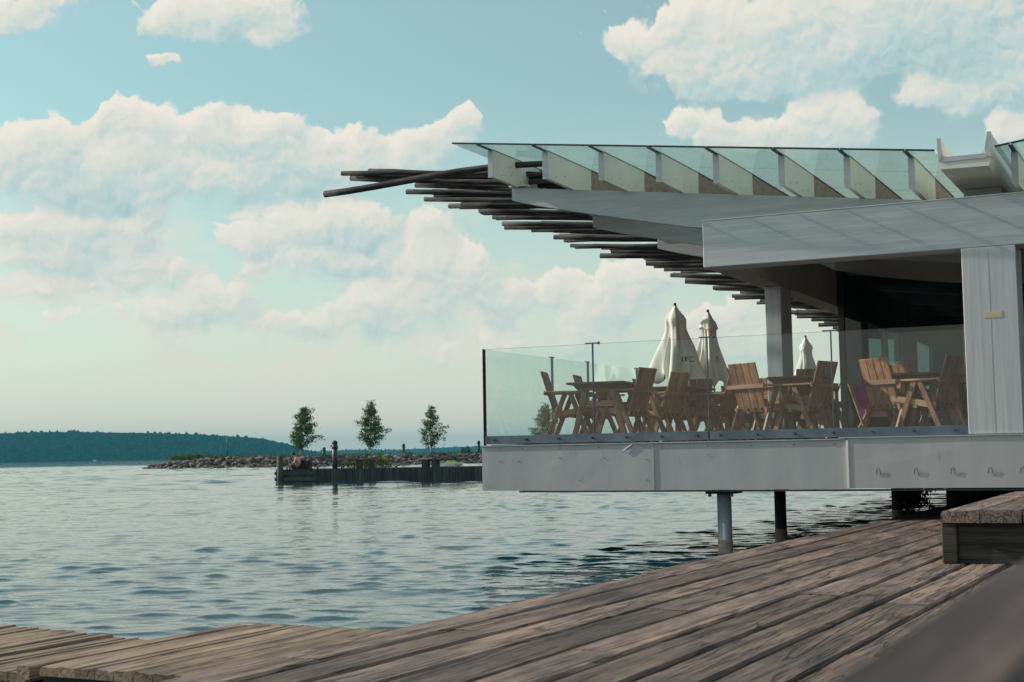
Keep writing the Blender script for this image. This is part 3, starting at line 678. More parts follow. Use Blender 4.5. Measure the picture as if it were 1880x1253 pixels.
MB().tube([(3.215, 2.0, 3.29), (3.215, 2.0, 3.83)], .008, 6).build('conduit', 'soffit_paint', PV)
# roof plane: falls to the box gutter
def ztop(a): return 4.984-.1244*(a-.15) if a < 5.9 else 4.298+.12*(a-6.33)
FIN_B0, FIN_B1 = .02, 3.9
fin_as = [.15, .895, 1.635, 2.361, 3.061, 3.829, 4.567, 5.264, 6.33, 7.07, 7.8]
for a in fin_as:
    zt = ztop(a)-.012; hh = .342
    f_ = MB()
    f_.hexa([(a, FIN_B0, zt-hh), (a+.055, FIN_B0, zt-hh), (a+.055, 1.42, zt-hh-.01), (a, 1.42, zt-hh-.01), (a, FIN_B0, zt), (a+.055, FIN_B0, zt), (a+.055, 1.42, zt), (a, 1.42, zt)])
    fo = f_.build('rafter_fin', 'cream_paint', PV)
    MB().box(a-.008, a+.063, FIN_B0-.012, FIN_B0-.001, zt-hh-.004, zt).build('end_cap', 'grey_trim', fo)
    MB().box(a+.004, a+.050, 1.422, FIN_B1, zt-hh-.004, zt-.003).build('rear_panel', 'raw_panel', fo)
    MB().box(a-.004, a+.059, FIN_B0, FIN_B1, zt-.0005, zt+.008).build('glazing_gasket', 'dark_frame', fo)
    MB().box(a+.004, a+.051, -.33, FIN_B0-.014, zt-.0005, zt+.008).build('joint_seal', 'bolt_steel', fo)
    for q in range(4): MB().tube([(a+.055, FIN_B0+.25+q*.28, zt-.28+.05*(q % 2)), (a+.060, FIN_B0+.25+q*.28, zt-.28+.05*(q % 2))], .006, 6).build('screw', 'bolt_steel', fo)
# glass panes
edges = [-.18]+[a+.0275 for a in fin_as[:8]]+[5.60]
for a0, a1 in list(zip(edges[:-1], edges[1:]))+[(6.20, 6.3575), (6.3575, 7.0975), (7.0975, 7.83)]:
    for b0, b1 in ((-.33, 1.05), (1.062, 2.45), (2.462, 3.9)):
        p = MB(); z0, z1 = ztop(a0+.001), ztop(a1-.001)
        pass
        e = .003
        p.hexa([(a0+e, b0, z0), (a1-e, b0, z1), (a1-e, b1, z1), (a0+e, b1, z0), (a0+e, b0, z0+.014), (a1-e, b0, z1+.014), (a1-e, b1, z1+.014), (a0+e, b1, z0+.014)])
        po = p.build('roof_pane', 'roof_glass', PV)
        if b0 == -.33:
            MB().hexa([(a0+e, b0-.012, z0-.002), (a1-e, b0-.012, z1-.002), (a1-e, b0-.001, z1-.002), (a0+e, b0-.001, z0-.002), (a0+e, b0-.012, z0+.018), (a1-e, b0-.012, z1+.018), (a1-e, b0-.001, z1+.018), (a0+e, b0-.001, z0+.018)]).build('pane_edge', 'dark_frame', po)
# closed roof behind the glazed strip
rf = MB()
for a0, a1 in ((.95, 5.60), (6.20, 12)):
    rf.hexa([(a0, 3.93, ztop(a0)-.06), (a1, 3.93, ztop(a1)-.06), (a1, DEEP, ztop(a1)-.06), (a0, DEEP, ztop(a0)-.06), (a0, 3.93, ztop(a0)+.02), (a1, 3.93, ztop(a1)+.02), (a1, DEEP, ztop(a1)+.02), (a0, DEEP, ztop(a0)+.02)])
rf.build('roof_deck', 'raw_panel', PV)
# cantilever beams with tapering soffits
for k, b in enumerate([.78, 3.3, 5.8, 8.3, 10.8, 13.3, 15.8]):
    a0, a1 = .10+.09*k, 5.60
    up_ = [(a0, ztop(a0)-.36)]; n = 16
    top = [(a0+(a1-a0)*i/n, ztop(a0+(a1-a0)*i/n)-.362) for i in range(n+1)]
    bot = []
    for i in range(n+1):
        a = a0+(a1-a0)*i/n; s_ = min(1, (a-a0)/2.5); bot.append((a, ztop(a)-.362-(.165+.26*s_**.8)))
    m_ = MB()
    for i in range(n):
        m_.hexa([(bot[i][0], b, bot[i][1]), (bot[i+1][0], b, bot[i+1][1]), (bot[i+1][0], b+.16, bot[i+1][1]), (bot[i][0], b+.16, bot[i][1]), (top[i][0], b, top[i][1]), (top[i+1][0], b, top[i+1][1]), (top[i+1][0], b+.16, top[i+1][1]), (top[i][0], b+.16, top[i][1])])
    bo = m_.build('cantilever_beam', 'white_paint', PV)
    MB().box(a0-.03, a0+.22, b-.03, b+.10, ztop(a0)-.358, ztop(a0)-.338).build('bearing_plate', 'cream_paint', bo)
# box gutter
gp = MB().prism([(x_-.095, z_+.125) for x_, z_ in [(5.73, 4.02), (5.745, 3.975), (6.235, 3.965), (6.25, 4.01), (6.265, 4.315), (6.235, 4.315), (6.215, 4.15), (6.15, 4.085), (5.86, 4.085), (5.775, 4.12), (5.755, 4.30), (5.725, 4.30)]], -.36, 3.9).build('box_gutter', 'cream_paint', PV)
MB().prism([(x_-.095, z_+.125) for x_, z_ in [(5.722, 4.306), (5.728, 4.06), (5.745, 4.06), (5.77, 4.13), (5.762, 4.306)]], -.374, -.362).build('lead_edge', 'grey_trim', gp)
MB().prism([(x_-.095, z_+.125) for x_, z_ in [(6.232, 4.322), (6.20, 4.14), (6.235, 4.06), (6.262, 4.06), (6.272, 4.322)]], -.374, -.362).build('lead_edge', 'grey_trim', gp)
MB().box(5.675, 6.13, -.370, -.362, 4.175, 4.225).build('lead_edge', 'grey_trim', gp)
MB().box(5.70, 6.10, .95, 1.2, 3.85, 4.086).build('gutter_bearer', 'white_paint', PV)
# log eaves: about sixty peeled poles, ends at a ragged line
rg = np.random.default_rng(31); b = .98; k = 0
lm = []
while b < 26 and k < 130:
    f_ = (b-.9)/23.1; ae = -2.62+1.77*f_+rg.uniform(-.12, .50)*(1.0 if k > 1 else 0); zl = 5.175-.69*f_+rg.uniform(-.05, .045)
    if k == 1: ae = -2.44; zl = 5.076
    ln = 3.6+rg.uniform(0, .8)+f_*1.5; tilt = rg.uniform(.015, .12); yaw = rg.uniform(-.05, .05); ln = min(ln, .86-ae) if b < 3.0 else ln; tilt = max(tilt, (zl-4.74)/(1.0-ae)); r0 = rg.uniform(.034, .045)*(1+.2*f_)
    pts = [(ae+ln*s_, b+yaw*ln*s_+rg.uniform(-.01, .01), zl-tilt*ln*s_+.02*math.sin(s_*3+k)+rg.uniform(-.006, .006)) for s_ in np.linspace(0, 1, 9)]
    MB().tube(pts, [r0*rg.uniform(.94, 1.06) for _ in pts], 9).build('eave_log', 'log_wood', PV, True)
    b += rg.uniform(.11, .19)+.12*f_; k += 1
# the crooked log that crosses in front of the others and runs through the first fins
MB().tube([(-2.72, .70, 4.80), (-2.35, .70, 4.808), (-1.93, .70, 4.828), (-1.3, .70, 4.866), (-.65, .70, 4.905), (0, .70, 4.915), (.89, .70, 4.86)], [.047, .046, .045, .045, .043, .042, .036], 10).build('crooked_log', 'log_wood', PV, True)
for k in range(5):
    MB().tube([(.26+.03*k, .98+.22*k, 4.72-.012*k), (.89, .98+.22*k, 4.70-.012*k)], .036, 8).build('stub_log', 'log_wood', PV, True)
# glazed restaurant wall and the room behind it
GB = 5.5
fr = MB().box(3.215, 3.30, GB-.04, GB+.06, FT+.02, 3.86).build('corner_frame', 'dark_frame', PV)
for a in (5.2, 7.4, 9.6): MB().box(a, a+.06, GB-.03, GB+.05, FT+.02, 3.6).build('mullion', 'dark_frame', PV)
for a0, a1 in ((3.302, 5.198), (5.262, 7.398), (7.462, 9.598), (9.662, 12)): MB().box(a0, a1, GB, GB+.012, FT+.1, 3.75).build('window_pane', 'window_glass', PV)
MB().box(3.302, 12, GB-.02, GB+.04, FT+.02, FT+.098).build('sill_frame', 'dark_frame', PV)
bk = MB(); n = 20
for i in range(n):
    q = [3.21+8.8*i/n, 3.21+8.8*(i+1)/n]; zz = [3.84-.37*min(1, ((x-3.2)/2.2))**.75-.02*max(0, x-5.4) for x in q]
    bk.hexa([(q[0], GB-.10, zz[0]), (q[1], GB-.10, zz[1]), (q[1], GB-.045, zz[1]), (q[0], GB-.045, zz[0]), (q[0], GB-.10, 3.984), (q[1], GB-.10, 3.984), (q[1], GB-.045, 3.984), (q[0], GB-.045, 3.984)])
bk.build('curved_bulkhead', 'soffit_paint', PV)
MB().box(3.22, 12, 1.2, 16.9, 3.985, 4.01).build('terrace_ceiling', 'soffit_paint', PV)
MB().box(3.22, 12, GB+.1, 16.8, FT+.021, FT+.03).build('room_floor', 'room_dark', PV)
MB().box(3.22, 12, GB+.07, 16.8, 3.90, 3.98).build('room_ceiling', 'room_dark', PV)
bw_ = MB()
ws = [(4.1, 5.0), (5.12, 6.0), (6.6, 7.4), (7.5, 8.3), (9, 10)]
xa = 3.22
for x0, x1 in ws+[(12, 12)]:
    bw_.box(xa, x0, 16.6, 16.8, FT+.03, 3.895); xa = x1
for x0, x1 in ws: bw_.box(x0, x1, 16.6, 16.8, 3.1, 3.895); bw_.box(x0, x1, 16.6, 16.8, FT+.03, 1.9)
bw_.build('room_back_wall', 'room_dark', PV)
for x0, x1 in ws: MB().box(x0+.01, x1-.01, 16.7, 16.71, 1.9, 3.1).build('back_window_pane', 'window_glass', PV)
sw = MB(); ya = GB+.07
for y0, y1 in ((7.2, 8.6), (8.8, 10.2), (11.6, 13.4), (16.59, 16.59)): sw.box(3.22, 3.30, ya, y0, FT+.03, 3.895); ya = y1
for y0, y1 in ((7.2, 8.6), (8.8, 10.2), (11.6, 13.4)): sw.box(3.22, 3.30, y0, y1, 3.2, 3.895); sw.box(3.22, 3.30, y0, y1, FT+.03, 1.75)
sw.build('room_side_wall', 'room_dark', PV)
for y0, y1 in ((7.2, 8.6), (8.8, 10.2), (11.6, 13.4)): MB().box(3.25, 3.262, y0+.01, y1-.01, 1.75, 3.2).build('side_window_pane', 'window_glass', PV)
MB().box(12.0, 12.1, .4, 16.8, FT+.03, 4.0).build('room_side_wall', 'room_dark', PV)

# ------------------------------------------------------------------ glass railing round the terrace
RT = 2.483
RL = empty('glass_railing', L(0, 0, 0), -TH, label='frameless glass railing round the terrace on a blue grey steel channel', cat='railing')
CZ0, CZ1 = FT+.028, FT+.128
for x0, x1 in ((.03, 2.898), (2.915, 5.765)):
    ch = MB().box(x0, x1, .030, .038, CZ0, CZ1); ch.box(x0, x1, .062, .070, CZ0, CZ1); ch.box(x0, x1, .0385, .0615, CZ0, CZ0+.02)
    co = ch.build('channel', 'channel_steel', RL, bevel=.002)
    bt = MB().tube([(0, 0, 0), (0, -.045, 0)], .012, 6).mesh('bolt', 'bolt_steel')
    n = 7
    for i in range(n):
        o = bpy.data.objects.new('bolt', bt); COL.objects.link(o); o.parent = co; o.location = (x0+.13+(x1-x0-.26)*i/(n-1), .031, CZ0+.05)
js_ = [.045, 1.479, 2.905, 4.338, 5.765]
for x0, x1 in zip(js_[:-1], js_[1:]):
    p = MB().box(x0+.006, x1-.006, .044, .056, CZ0+.025, RT).build('glass_pane', 'rail_glass', RL)
    MB().box(x0+.006, x1-.006, .0445, .0555, RT+.0005, RT+.003).build('pane_edge', 'rail_edge', p)
def clamp(x, y, along, short=.09):
    p = MB()
    if along == 'a': p.box(x-.005, x+.005, y-.012, y+.022, CZ1, RT+.004)
    else: p.box(x-.012, x+.022, y-.005, y+.005, CZ1, RT+.004)
    o = p.build('clamp_post', 'channel_steel', RL)
    q = MB()
    if along == 'a': q.box(x-short, x+short*.8, y-.012, y+.012, RT+.005, RT+.018); q.tube([(x+short*.8, y, RT+.011), (x+short*.8+.02, y, RT+.011)], .017, 8)
    else: q.box(x-.012, x+.012, y-short, y+short, RT+.005, RT+.018)
    q.build('clamp_head', 'channel_steel', o)
for x in js_[1:4]: clamp(x, .05, 'a')
sj = [.062, 2.05, 3.32, 5.32, 7.3, 9.3, 11.3, 13.3, 15.3, 17.3, 19.3]
MB().box(.036, .044, .075, 19.3, CZ0, CZ1).build('channel', 'channel_steel', RL)
for y0, y1 in zip(sj[:-1], sj[1:]):
    MB().box(.045, .057, y0+.006, y1-.006, CZ0+.025, RT).build('glass_pane', 'rail_glass', RL)
for y in sj[1:-1]: clamp(.05, y, 'b', .07)
MB().box(.030, .044, .044, .058, CZ0, RT+.004).build('corner_edge', 'rail_edge', RL)
# dark end trim of the front pane where it passes the corner
MB().box(.016, .026, .02, .075, FT+.013, RT+.006).build('corner_trim', 'dark_frame', RL)

# ================================================================== furniture
def make_chair():
    r_ = empty('terrace_chair', (0, 0, 0))
    tilt = R(17); hw = .25
    def bp(s, y, off=0.0):      # point on the reclined back, s along its length
        return Vector((-.20-s*math.sin(tilt)+off*math.cos(tilt), y, .34+s*math.cos(tilt)+off*math.sin(tilt)))
    for k in range(4):
        y0 = -.225+k*.1135; y1 = y0+.108
        o = MB().hexa([bp(0, y0, -.011), bp(0, y0, .011), bp(0, y1, .011), bp(0, y1, -.011), bp(.61, y0, -.011), bp(.61, y0, .011), bp(.61, y1, .011), bp(.61, y1, -.011)]).build('back_plank', 'chair_wood', r_, bevel=.004)
        yc = (y0+y1)/2; a = bp(.035, yc, -.0125); b = bp(.035, yc, -.018)
        MB().tube([a, b], .022, 8).build('bolt_recess', 'black_plastic', o)
    MB().bar(bp(.10, -.235, .03), bp(.10, .235, .03), .05, .03, up=(1, 0, 0)).build('back_rail', 'chair_slat', r_)
    MB().bar(bp(.325, -.30, -.026), bp(.325, .30, -.026), .05, .028, up=(1, 0, 0)).build('back_rail', 'chair_slat', r_)
    for k in range(4):
        x = -.14+k*.105; z = .40+.022*k
        MB().box(x, x+.098, -.235, .235, z-.011, z+.011).build('seat_slat', 'chair_slat', r_, bevel=.004)
    for s in (-1, 1):
        MB().bar((-.24, s*.245, .352), (.30, s*.245, .452), .035, .07).build('side_rail', 'chair_arm', r_)
        MB().box(-.33, .22, s*.272-.035, s*.272+.035, .640, .664).build('armrest', 'chair_arm', r_, bevel=.005)
        MB().bar((.25, s*.268, 0), (.0, s*.268, .64), .036, .06, up=(1, 0, 0)).build('leg', 'chair_wood', r_, bevel=.003)
        MB().bar((-.33, s*.268, 0), (-.06, s*.268, .64), .034, .06, up=(1, 0, 0)).build('leg', 'chair_wood', r_, bevel=.003)
    MB().box(-.02, .03, -.27, .27, .33, .372).build('cross_rail', 'chair_slat', r_)
    return r_
def make_table(ln=1.25, wd_=.74):
    r_ = empty('terrace_table', (0, 0, 0)); n = 6; hl = ln/2
    for k in range(n):
        x0 = -wd_/2+k*wd_/n; MB().box(x0+.003, x0+wd_/n-.003, -hl, hl, .728, .756).build('top_plank', 'table_wood', r_, bevel=.004)
    for s in (-1, 1):
        y = s*(hl-.22)
        MB().hexa([(-wd_/2+.10, y-.025, .655), (wd_/2-.10, y-.025, .655), (wd_/2-.10, y+.025, .655), (-wd_/2+.10, y+.025, .655), (-wd_/2+.03, y-.025, .727), (wd_/2-.03, y-.025, .727), (wd_/2-.03, y+.025, .727), (-wd_/2+.03, y+.025, .727)]).build('top_bearer', 'chair_arm', r_)
        MB().box(-wd_/2+.13, wd_/2-.13, y-.02, y+.02, .46, .53).build('cross_brace', 'chair_arm', r_)
        for q in (-1, 1): MB().bar((q*(wd_/2-.02), y+s*.03, 0), (q*.17, y+s*.03, .66), .045, .065, up=(1, 0, 0)).build('leg', 'chair_wood', r_, bevel=.003)
    MB().box(-.022, .022, -hl+.2, hl-.2, .50, .57).build('stretcher', 'table_wood', r_)
    return r_
FZ = FT+.0205
chair0 = make_chair(); first = [True]
def place(src, used, a, b, yaw, label, cat, group):
    o = src if not used else copy_tree(src)
    if cat == 'chair': a += .378*math.cos(R(yaw)); b += .378*math.sin(R(yaw))
    o.location = L(a, b, FZ); o.rotation_euler.z = R(yaw)-TH
    tag(o, label, cat, group); return o
CH = [(.43, .95, 14, 'leftmost chair, leaning left at the near end of the first table'),
 (.44, 2.0, 10, 'chair behind the leftmost one, on the left side of the first table'),
 (1.83, 1.0, 172, 'chair leaning right at the right side of the first table, left of the big parasol'),
 (1.82, 2.25, 168, 'chair with its tall back in front of the lower edge of the big parasol'),
 (1.44, 4.1, 114, 'low looking chair with its back square to us below the two parasols'),
 (3.05, .92, 62, 'broad backed chair facing away, left of the table before the slim column'),
 (2.59, 1.85, 15, 'dark side of a chair just behind the broad backed one'),
 (4.02, 1.25, 163, 'chair leaning right between the slim column and the dark window frame'),
 (3.48, 2.75, 285, 'shaded chair facing us behind the table in front of the slim column'),
 (4.58, 1.1, 56, 'chair in front of the dark window beside the magenta deck chair'),
 (5.50, 1.16, 163, 'chair half hidden by the big white front column'),
 (4.62, 2.4, 50, 'chair behind the one beside the magenta deck chair'),
 (.70, 3.6, 5, 'chair on the left of the second row table behind the first table'),
 (2.30, 3.2, 175, 'chair on the right of the second row table, below the second parasol'),
 (.72, 5.6, 10, 'left chair at the third row table'),
 (1.95, 5.4, 178, 'right chair at the third row table'),
 (.80, 8.2, 5, 'left chair at the table before the third parasol'),
 (2.05, 8.0, 170, 'right chair at the table before the third parasol'),
 (1.55, 7.0, 118, 'chair with its back to us in front of the table before the third parasol'),
 (1.75, 10.6, 115, 'far small chair with its back to us just left of the dark window frame'),
 (2.35, 12.6, 120, 'farthest chair, small beside the dark window frame'),
 (1.05, 11.8, 20, 'far chair on the left of the last table'),
 (1.25, 6.6, 95, 'chair seen back on between the third row table and the second parasol'),
 (2.75, 7.4, 200, 'chair turned sideways in the fourth row right of the parasols'),
 (2.25, 4.6, 64, 'chair facing away just behind the low looking one'),
 (2.95, 4.4, 140, 'chair behind the slim column, turned half left'),
 (2.55, 5.9, 150, 'chair behind the table before the slim column, third row')]
for i, (a, b, yaw, lb) in enumerate(CH): place(chair0, i > 0, a, b, yaw, lb, 'chair', 'wooden chairs on the terrace')
table0 = make_table()
TB = [(1.22, 1.18, 6, 'first table at the left corner of the glass railing'), (1.50, 3.1, 3, 'second table, behind the first one'), (3.55, 1.75, 12, 'table in front of the slim rear column'), (5.05, 1.95, -3, 'table in front of the dark restaurant window'),
      (1.33, 5.4, 2, 'third table from the front along the left railing'), (1.42, 8.1, -2, 'fourth table along the left railing, before the third parasol'), (1.7, 11.6, 0, 'farthest table on the terrace')]
for i, (a, b, yaw, lb) in enumerate(TB): place(table0, i > 0, a, b, yaw, lb, 'table', 'wooden tables on the terrace')

def parasol(a, b, tip, bot_w, canopy_len, label, seed, letters=None, loose=1.0, yaw=0):
    base = L(a, b, FZ); r_ = empty('closed_parasol', base, -TH+yaw, label=label, cat='parasol', group='closed white parasols on the terrace')
    H_ = tip-FZ; rg = np.random.default_rng(seed)
    MB().tube([(0, 0, .05), (0, 0, H_-.03)], .022, 10).build('pole', 'black_plastic', r_, True)
    bs = MB().box(-.3, .3, -.3, .3, 0, .05).build('base', 'concrete', r_, bevel=.01); MB().tube([(0, 0, .05), (0, 0, .35)], .035, 10).build('sleeve', 'black_plastic', bs, True)
    MB().tube([(0, 0, H_-.05), (0, 0, H_+.005), (0, 0, H_+.02)], [.024, .024, .012], 8).build('finial', 'black_plastic', r_, True)
    MB().tube([(0, 0, H_-canopy_len+.12), (0, 0, H_-canopy_len-.10)], .042, 8).build('crank', 'black_plastic', r_, True)
    # draped cloth: folds deepen downwards, hem runs up and down between the ribs
    nr, nc = 22, 72; vs = []; fs = []
    ph = rg.uniform(0, 6.28, 4)
    for i in range(nr+1):
        s_ = i/nr
        for j in range(nc):
            an = 2*math.pi*j/nc
            fold = .5+.5*math.cos(4*an+ph[0])
            f2 = math.sin(8*an+ph[1]+2.5*s_); f3 = math.sin(13*an+ph[2]-3*s_)
            bulge = .55*math.exp(-((s_-.17)/.09)**2)*.12
            rad = .022+bulge+bot_w/2*(s_**.95)*(.50+.42*fold+(.15*f2+.09*f3)*min(1, s_*2))
            if s_ > .86: rad *= 1-.25*(s_-.86)/.14*(1-fold)
            hem = canopy_len*(s_*(1-.10*(1-fold)*s_**3)-.03*f2*s_**5)
            vs.append((rad*math.cos(an), rad*math.sin(an), H_-.03-hem))
    for i in range(nr):
        for j in range(nc): a_, b_ = i*nc+j, i*nc+(j+1) % nc; fs.append((a_, a_+nc, b_+nc, b_))
    me = bpy.data.meshes.new('canopy'); me.from_pydata(vs, [], fs); me.materials.append(MATS['parasol_cloth'])
    o = bpy.data.objects.new('canopy', me); COL.objects.link(o); o.parent = r_; me.polygons.foreach_set('use_smooth', [True]*len(me.polygons))
    sd = o.modifiers.new('thick', 'SOLIDIFY'); sd.thickness = .003
    # wind vent cap on top
    cap = MB(); n_ = 24
    prof = [(.02, -.005), (.07, -.12), (.125, -.235), (.135, -.27)]
    for (rr, zz) in prof:
        for j in range(n_):
            an = 2*math.pi*j/n_; q = rr*(1+.16*math.cos(4*an+ph[0])+.05*math.sin(7*an)); cap.v.append((q*math.cos(an), q*math.sin(an), H_-.02+zz-.02*math.cos(4*an)*(rr > .12)))
    for i in range(len(prof)-1):
        for j in range(n_): a_, b_ = i*n_+j, i*n_+(j+1) % n_; cap.f.append((a_, a_+n_, b_+n_, b_)); cap.mi.append(0)
    cap.build('vent_cap', 'parasol_cloth', r_, True)
    if letters:
        txt, size, zz, ang, side = letters
        cu = bpy.data.curves.new('lettering', 'FONT'); cu.body = txt; cu.size = size; cu.extrude = 0.0; cu.align_x = 'LEFT'
        ob = bpy.data.objects.new('lettering', cu); COL.objects.link(ob)
        dg = bpy.context.evaluated_depsgraph_get(); me2 = bpy.data.meshes.new_from_object(ob.evaluated_get(dg)); bpy.data.objects.remove(ob)
        me2.materials.clear(); me2.materials.append(MATS['ink'])
        # wrap flat letters round the cloth: find the cloth radius at each vertex
        import bmesh
        bm = bmesh.new(); bm.from_mesh(me2); bmesh.ops.triangulate(bm, faces=bm.faces[:]); bmesh.ops.subdivide_edges(bm, edges=bm.edges[:], cuts=2, use_grid_fill=True)
        arr = np.array(vs).reshape(nr+1, nc, 3)
        for v_ in bm.verts:
            z = zz+v_.co.y; s_ = (H_-.03-z)/canopy_len; i_ = min(nr, max(0, s_*nr)); i0 = int(i_)
            an = ang+v_.co.x/side; jj = (an % (2*math.pi))/(2*math.pi)*nc; j0 = int(jj) % nc; fr_ = jj-int(jj)
            p = (arr[i0, j0]*(1-fr_)+arr[i0, (j0+1) % nc]*fr_)*(1-(i_-i0))+(arr[min(nr, i0+1), j0]*(1-fr_)+arr[min(nr, i0+1), (j0+1) % nc]*fr_)*(i_-i0)
            rad = math.hypot(p[0], p[1])+.022; v_.co = (rad*math.cos(an), rad*math.sin(an), z)
        bm.to_mesh(me2); bm.free()
        lo = bpy.data.objects.new('lettering', me2); COL.objects.link(lo); lo.parent = r_
    return r_
parasol(.62, 5.6, 3.50, .92, 1.22, 'nearest closed parasol, widest at the hem, with black letters', 2, ('INC', .12, 1.27, -1.31, .30), yaw=.55)
parasol(.98, 6.15, 3.42, .62, 1.18, 'second closed parasol, narrow, beside the widest one', 5, ('IT', .12, 1.29, -.75, .22), yaw=.2)
parasol(.60, 14.0, 3.55, .66, 1.15, 'third closed parasol, small, seen right of the slim column', 7, yaw=.9)

# magenta folding deck chair
dk = empty('deck_chair', L(4.02, 4.0, FZ), -TH+R(-60), label='folding deck chair with magenta cloth behind the wooden chairs', cat='chair')
for s in (-.26, .26):
    MB().bar((-.34, s, .78), (.42, s, 0), .028, .04, up=(0, 1, 0)).build('frame_leg', 'chair_arm', dk); MB().bar((.38, s*.9, .38), (-.30, s*.9, 0), .028, .04, up=(0, 1, 0)).build('frame_leg', 'chair_arm', dk)
for p in ((-.33, .77), (.38, .38), (.38, .04)): MB().tube([(p[0], -.28, p[1]), (p[0], .28, p[1])], .016, 8).build('cross_bar', 'chair_arm', dk)
sl_ = MB(); n = 14; pr = []
for i in range(n+1): q = i/n; pr.append((-.32+.70*q, .77-.39*q-.24*math.sin(math.pi*q)))
for i in range(n): sl_.quad([(pr[i][0], -.22, pr[i][1]), (pr[i+1][0], -.22, pr[i+1][1]), (pr[i+1][0], .22, pr[i+1][1]), (pr[i][0], .22, pr[i][1])], 0 if i < 10 else 1)
so_ = sl_.build('sling', ['magenta_cloth', 'pink_cloth'], dk); so_.modifiers.new('thick', 'SOLIDIFY').thickness = .004

# ================================================================== boardwalk in the foreground
BWZ = .40
bwk = tag(empty('boardwalk', W(-3.39, 6.0, 0), -TH-.024), kind='structure')
def plank(nm, x0, x1, y0, y1, zt, th_, m_, par, seed, wav=.006, seg=.35):
    """sawn plank: worn wandering edges, slightly cupped top"""
    rg = np.random.default_rng(seed); n = max(3, int((y1-y0)/seg)); vs = []; fs = []
    e0 = np.cumsum(rg.normal(0, wav*.35, n+1)); e1 = np.cumsum(rg.normal(0, wav*.35, n+1)); e0 -= e0.mean(); e1 -= e1.mean()
    dz = rg.normal(0, .0022); tl = rg.normal(0, .0025); ch_ = .012
    for i in range(n+1):
        y = y0+(y1-y0)*i/n; a = x0+np.clip(e0[i], -wav, wav); b = x1+np.clip(e1[i], -wav, wav); zz = zt+dz+rg.normal(0, .0012)
        vs += [(a, y, zt-th_), (a, y, zz-ch_-tl), (a+ch_, y, zz-tl), ((a+b)/2, y, zz-.0015), (b-ch_, y, zz+tl), (b, y, zz-ch_+tl), (b, y, zt-th_)]
    for i in range(n):
        for j in range(6): k = i*7+j; fs.append((k, k+7, k+8, k+1))
    fs.append(tuple(range(7))); fs.append(tuple(n*7+j for j in range(7))[::-1])
    me = bpy.data.meshes.new(nm); me.from_pydata(vs, [], [f[::-1] for f in fs]); me.materials.append(MATS[m_])
    o = bpy.data.objects.new(nm, me); COL.objects.link(o); o.parent = par; return o
gaps = [0, .265, .53, .79, 1.05, 1.31, 1.58, 1.85]+[1.85+.265*k for k in range(1, 16)]
rg = np.random.default_rng(77); sd = 0
for k in range(len(gaps)-1):
    y = -9.0+rg.uniform(-2, 0)
    while y < 21.5:
        ln = rg.uniform(3.4, 5.2); y1 = min(22.0, y+ln); sd += 1
        gw = .024+.006*(k % 3)
        plank('plank', gaps[k]+gw*.5+(0 if k else .0), gaps[k+1]-gw*.5, y+.003, y1-.003, BWZ, .055, 'deck_wood', bwk, sd)
        y = y1
for y in np.arange(-8, 22, 1.2): MB().box(.12, 5.8, y, y+.12, .12, BWZ-.062).build('bearer', 'pile_dark', bwk)
for y in np.arange(-6, 22, 2.4): MB().box(.16, .32, y+.14, y+.30, -1.0, BWZ-.062).build('support_post', 'pile_dark', bwk)
bed = MB().box(.9, 9.0, -12, 40, -.6, .10).build('bank', 'earth', None, loc=W(-3.39, 6, 0), rz=-TH-.024); tag(bed, kind='structure')
# stones and dark quay under the back of the pavilion
qw = MB().box(0, 14, 0, 8, -1, FB-.22).build('quay_wall', 'pile_dark', None, loc=L(3.5, 13.0, 0), rz=-TH); tag(qw, kind='structure')
tag(tri_cloud('reeds', [(*(L(random.gauss(2.98, .14), 12.2+random.uniform(-.3, .3), 0).xy), random.uniform(.02, .70)) for _ in range(1300)], .06, 'dark_leaf', None, -.8, 9, 3), 'dark weeds at the foot of the quay under the pavilion', 'plant', kind='stuff')

# lower landing steps at bottom left
def landing(nm, label, u0, v0, z, boards, bw_, v1s, near, seed, lead=None):
    r_ = tag(empty(nm, W(u0, v0, 0), -TH), label, 'landing')
    for k in range(boards):
        plank('plank', k*bw_+.003, (k+1)*bw_-.003, near(k)-v0, v1s(k)-v0, z, .042, 'platform_wood', r_, seed+k, .0025, .25)
    for y in (.12, .85): MB().box(.02, boards*bw_-.02, y, y+.08, z-.16, z-.045).build('bearer', 'pile_dark', r_)
    MB().box(.01, boards*bw_, near(0)-v0+.015, near(0)-v0+.06, z-.20, z-.045).build('front_board', 'bench_wood', r_)
    return r_
lz = H-.88
p1 = landing('landing_step', 'low timber landing of narrow boards against the boardwalk edge', -4.55, 4.72, lz, 13, .105, lambda k: 6.30-.004*k, lambda k: 4.72-.003*k, 500)
plank('edge_board', -.125, -.055, 0, 1.58, lz-.004, .06, 'platform_wood', p1, 590, .002, .25)
p2 = landing('landing_step', 'lowest timber landing at the far left, boards cut on a slant', -6.95, 4.8, H-.93, 21, .107, lambda k: 6.30-.0215*k, lambda k: 4.80, 700)
gr = tag(MB().box(-9, -4.72, 0.5, 4.78, -.5, .10).build('shore_ground', 'earth', None, rz=-TH), kind='structure')
pts = []
for _ in range(5000):
    u_, v_ = random.uniform(-6.5, -4.75), random.uniform(3.2, 4.76); p = W(u_, v_, 0); pts.append((p.x, p.y, .10+random.uniform(0, .07)))
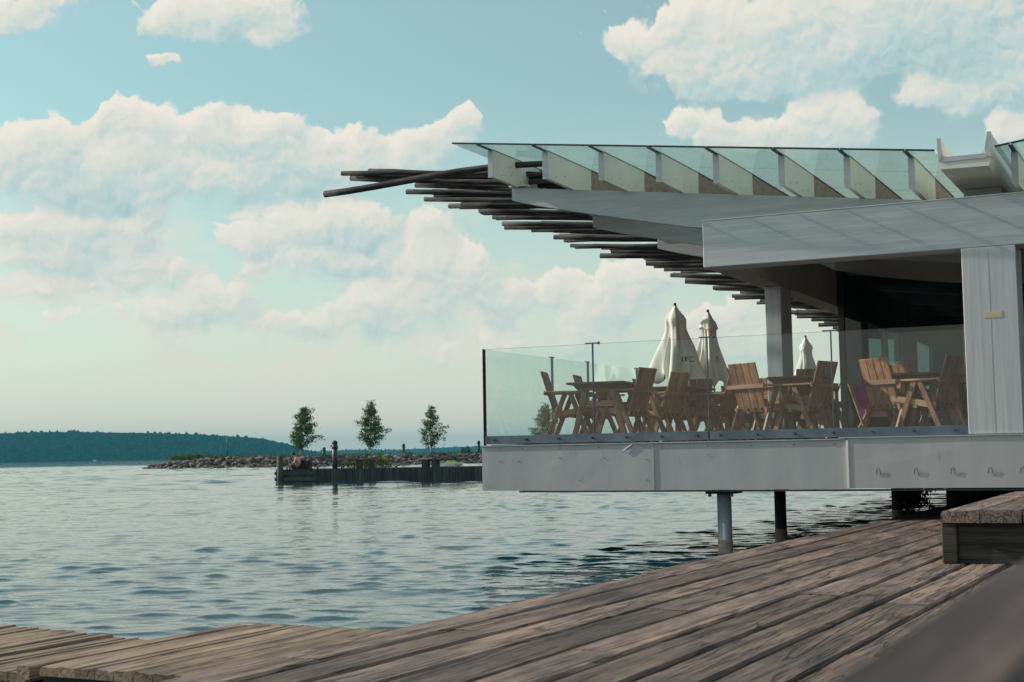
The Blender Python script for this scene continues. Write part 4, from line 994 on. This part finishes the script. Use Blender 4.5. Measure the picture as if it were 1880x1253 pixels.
tag(tri_cloud('grass', pts, .022, 'grass_leaf', None, -1.5, 4, 3.5), 'patch of grass at the bottom left corner beside the landing', 'grass', kind='stuff')
# white daisies in it
dz_ = MB()
for _ in range(26):
    u_, v_ = random.uniform(-5.6, -4.8), random.uniform(4.2, 4.7); p = W(u_, v_, .185); dz_.tube([p, p+Vector((0, 0, .004))], .009, 6)
tag(dz_.build('daisies', 'white_mark'), 'small white daisies in the grass at the bottom left corner', 'flowers', kind='stuff')

# low heavy bench at the right
bn_ = empty('timber_bench', W(-1.60, 10.05, BWZ), -TH, label='low heavy box bench of dark weathered timber at the right', cat='bench')
bw3 = .262
for k in range(4): plank('seat_plank', k*bw3+.004, (k+1)*bw3-.004, -.03, 4.2, .362, .085, 'deck_wood', bn_, 900+k, .006, .2)
MB().box(.0, .10, .0, .10, 0, .275).build('corner_post', 'bench_end_shade', bn_, bevel=.006)
MB().box(.94, 1.04, .0, .10, 0, .275).build('corner_post', 'bench_wood', bn_, bevel=.006)
MB().box(.104, .936, .03, .07, .004, .272).build('end_panel', 'bench_end_shade', bn_)
MB().box(.02, .06, .104, 4.1, .004, .272).build('side_panel', 'bench_wood', bn_)
MB().box(.98, 1.02, .104, 4.1, .004, .272).build('side_panel', 'bench_wood', bn_)
MB().box(.0, .10, 4.05, 4.15, 0, .275).build('corner_post', 'bench_wood', bn_); MB().box(.94, 1.04, 4.05, 4.15, 0, .275).build('corner_post', 'bench_wood', bn_)

# backrest of the bench right beside the camera, far out of focus
nb = empty('near_bench', W(-.103, .1, BWZ), -TH, label='out of focus timber bench back filling the bottom right corner', cat='bench')
for k, (z0, z1) in enumerate(((.48, .734), (.22, .46))): plank('back_plank', 0, .06, -.5, 1.5, z1, z1-z0, 'rest_wood', nb, 950+k, .003, .15)
for k in range(3): plank('seat_plank', .07+k*.15, .21+k*.15, -.5, 1.5, .42, .04, 'rest_wood', nb, 960+k, .004, .3)
for y in (-.4, 1.3): MB().box(.062, .14, y, y+.09, 0, .375).build('leg', 'bench_wood', nb); MB().box(.44, .52, y, y+.09, 0, .375).build('leg', 'bench_wood', nb)
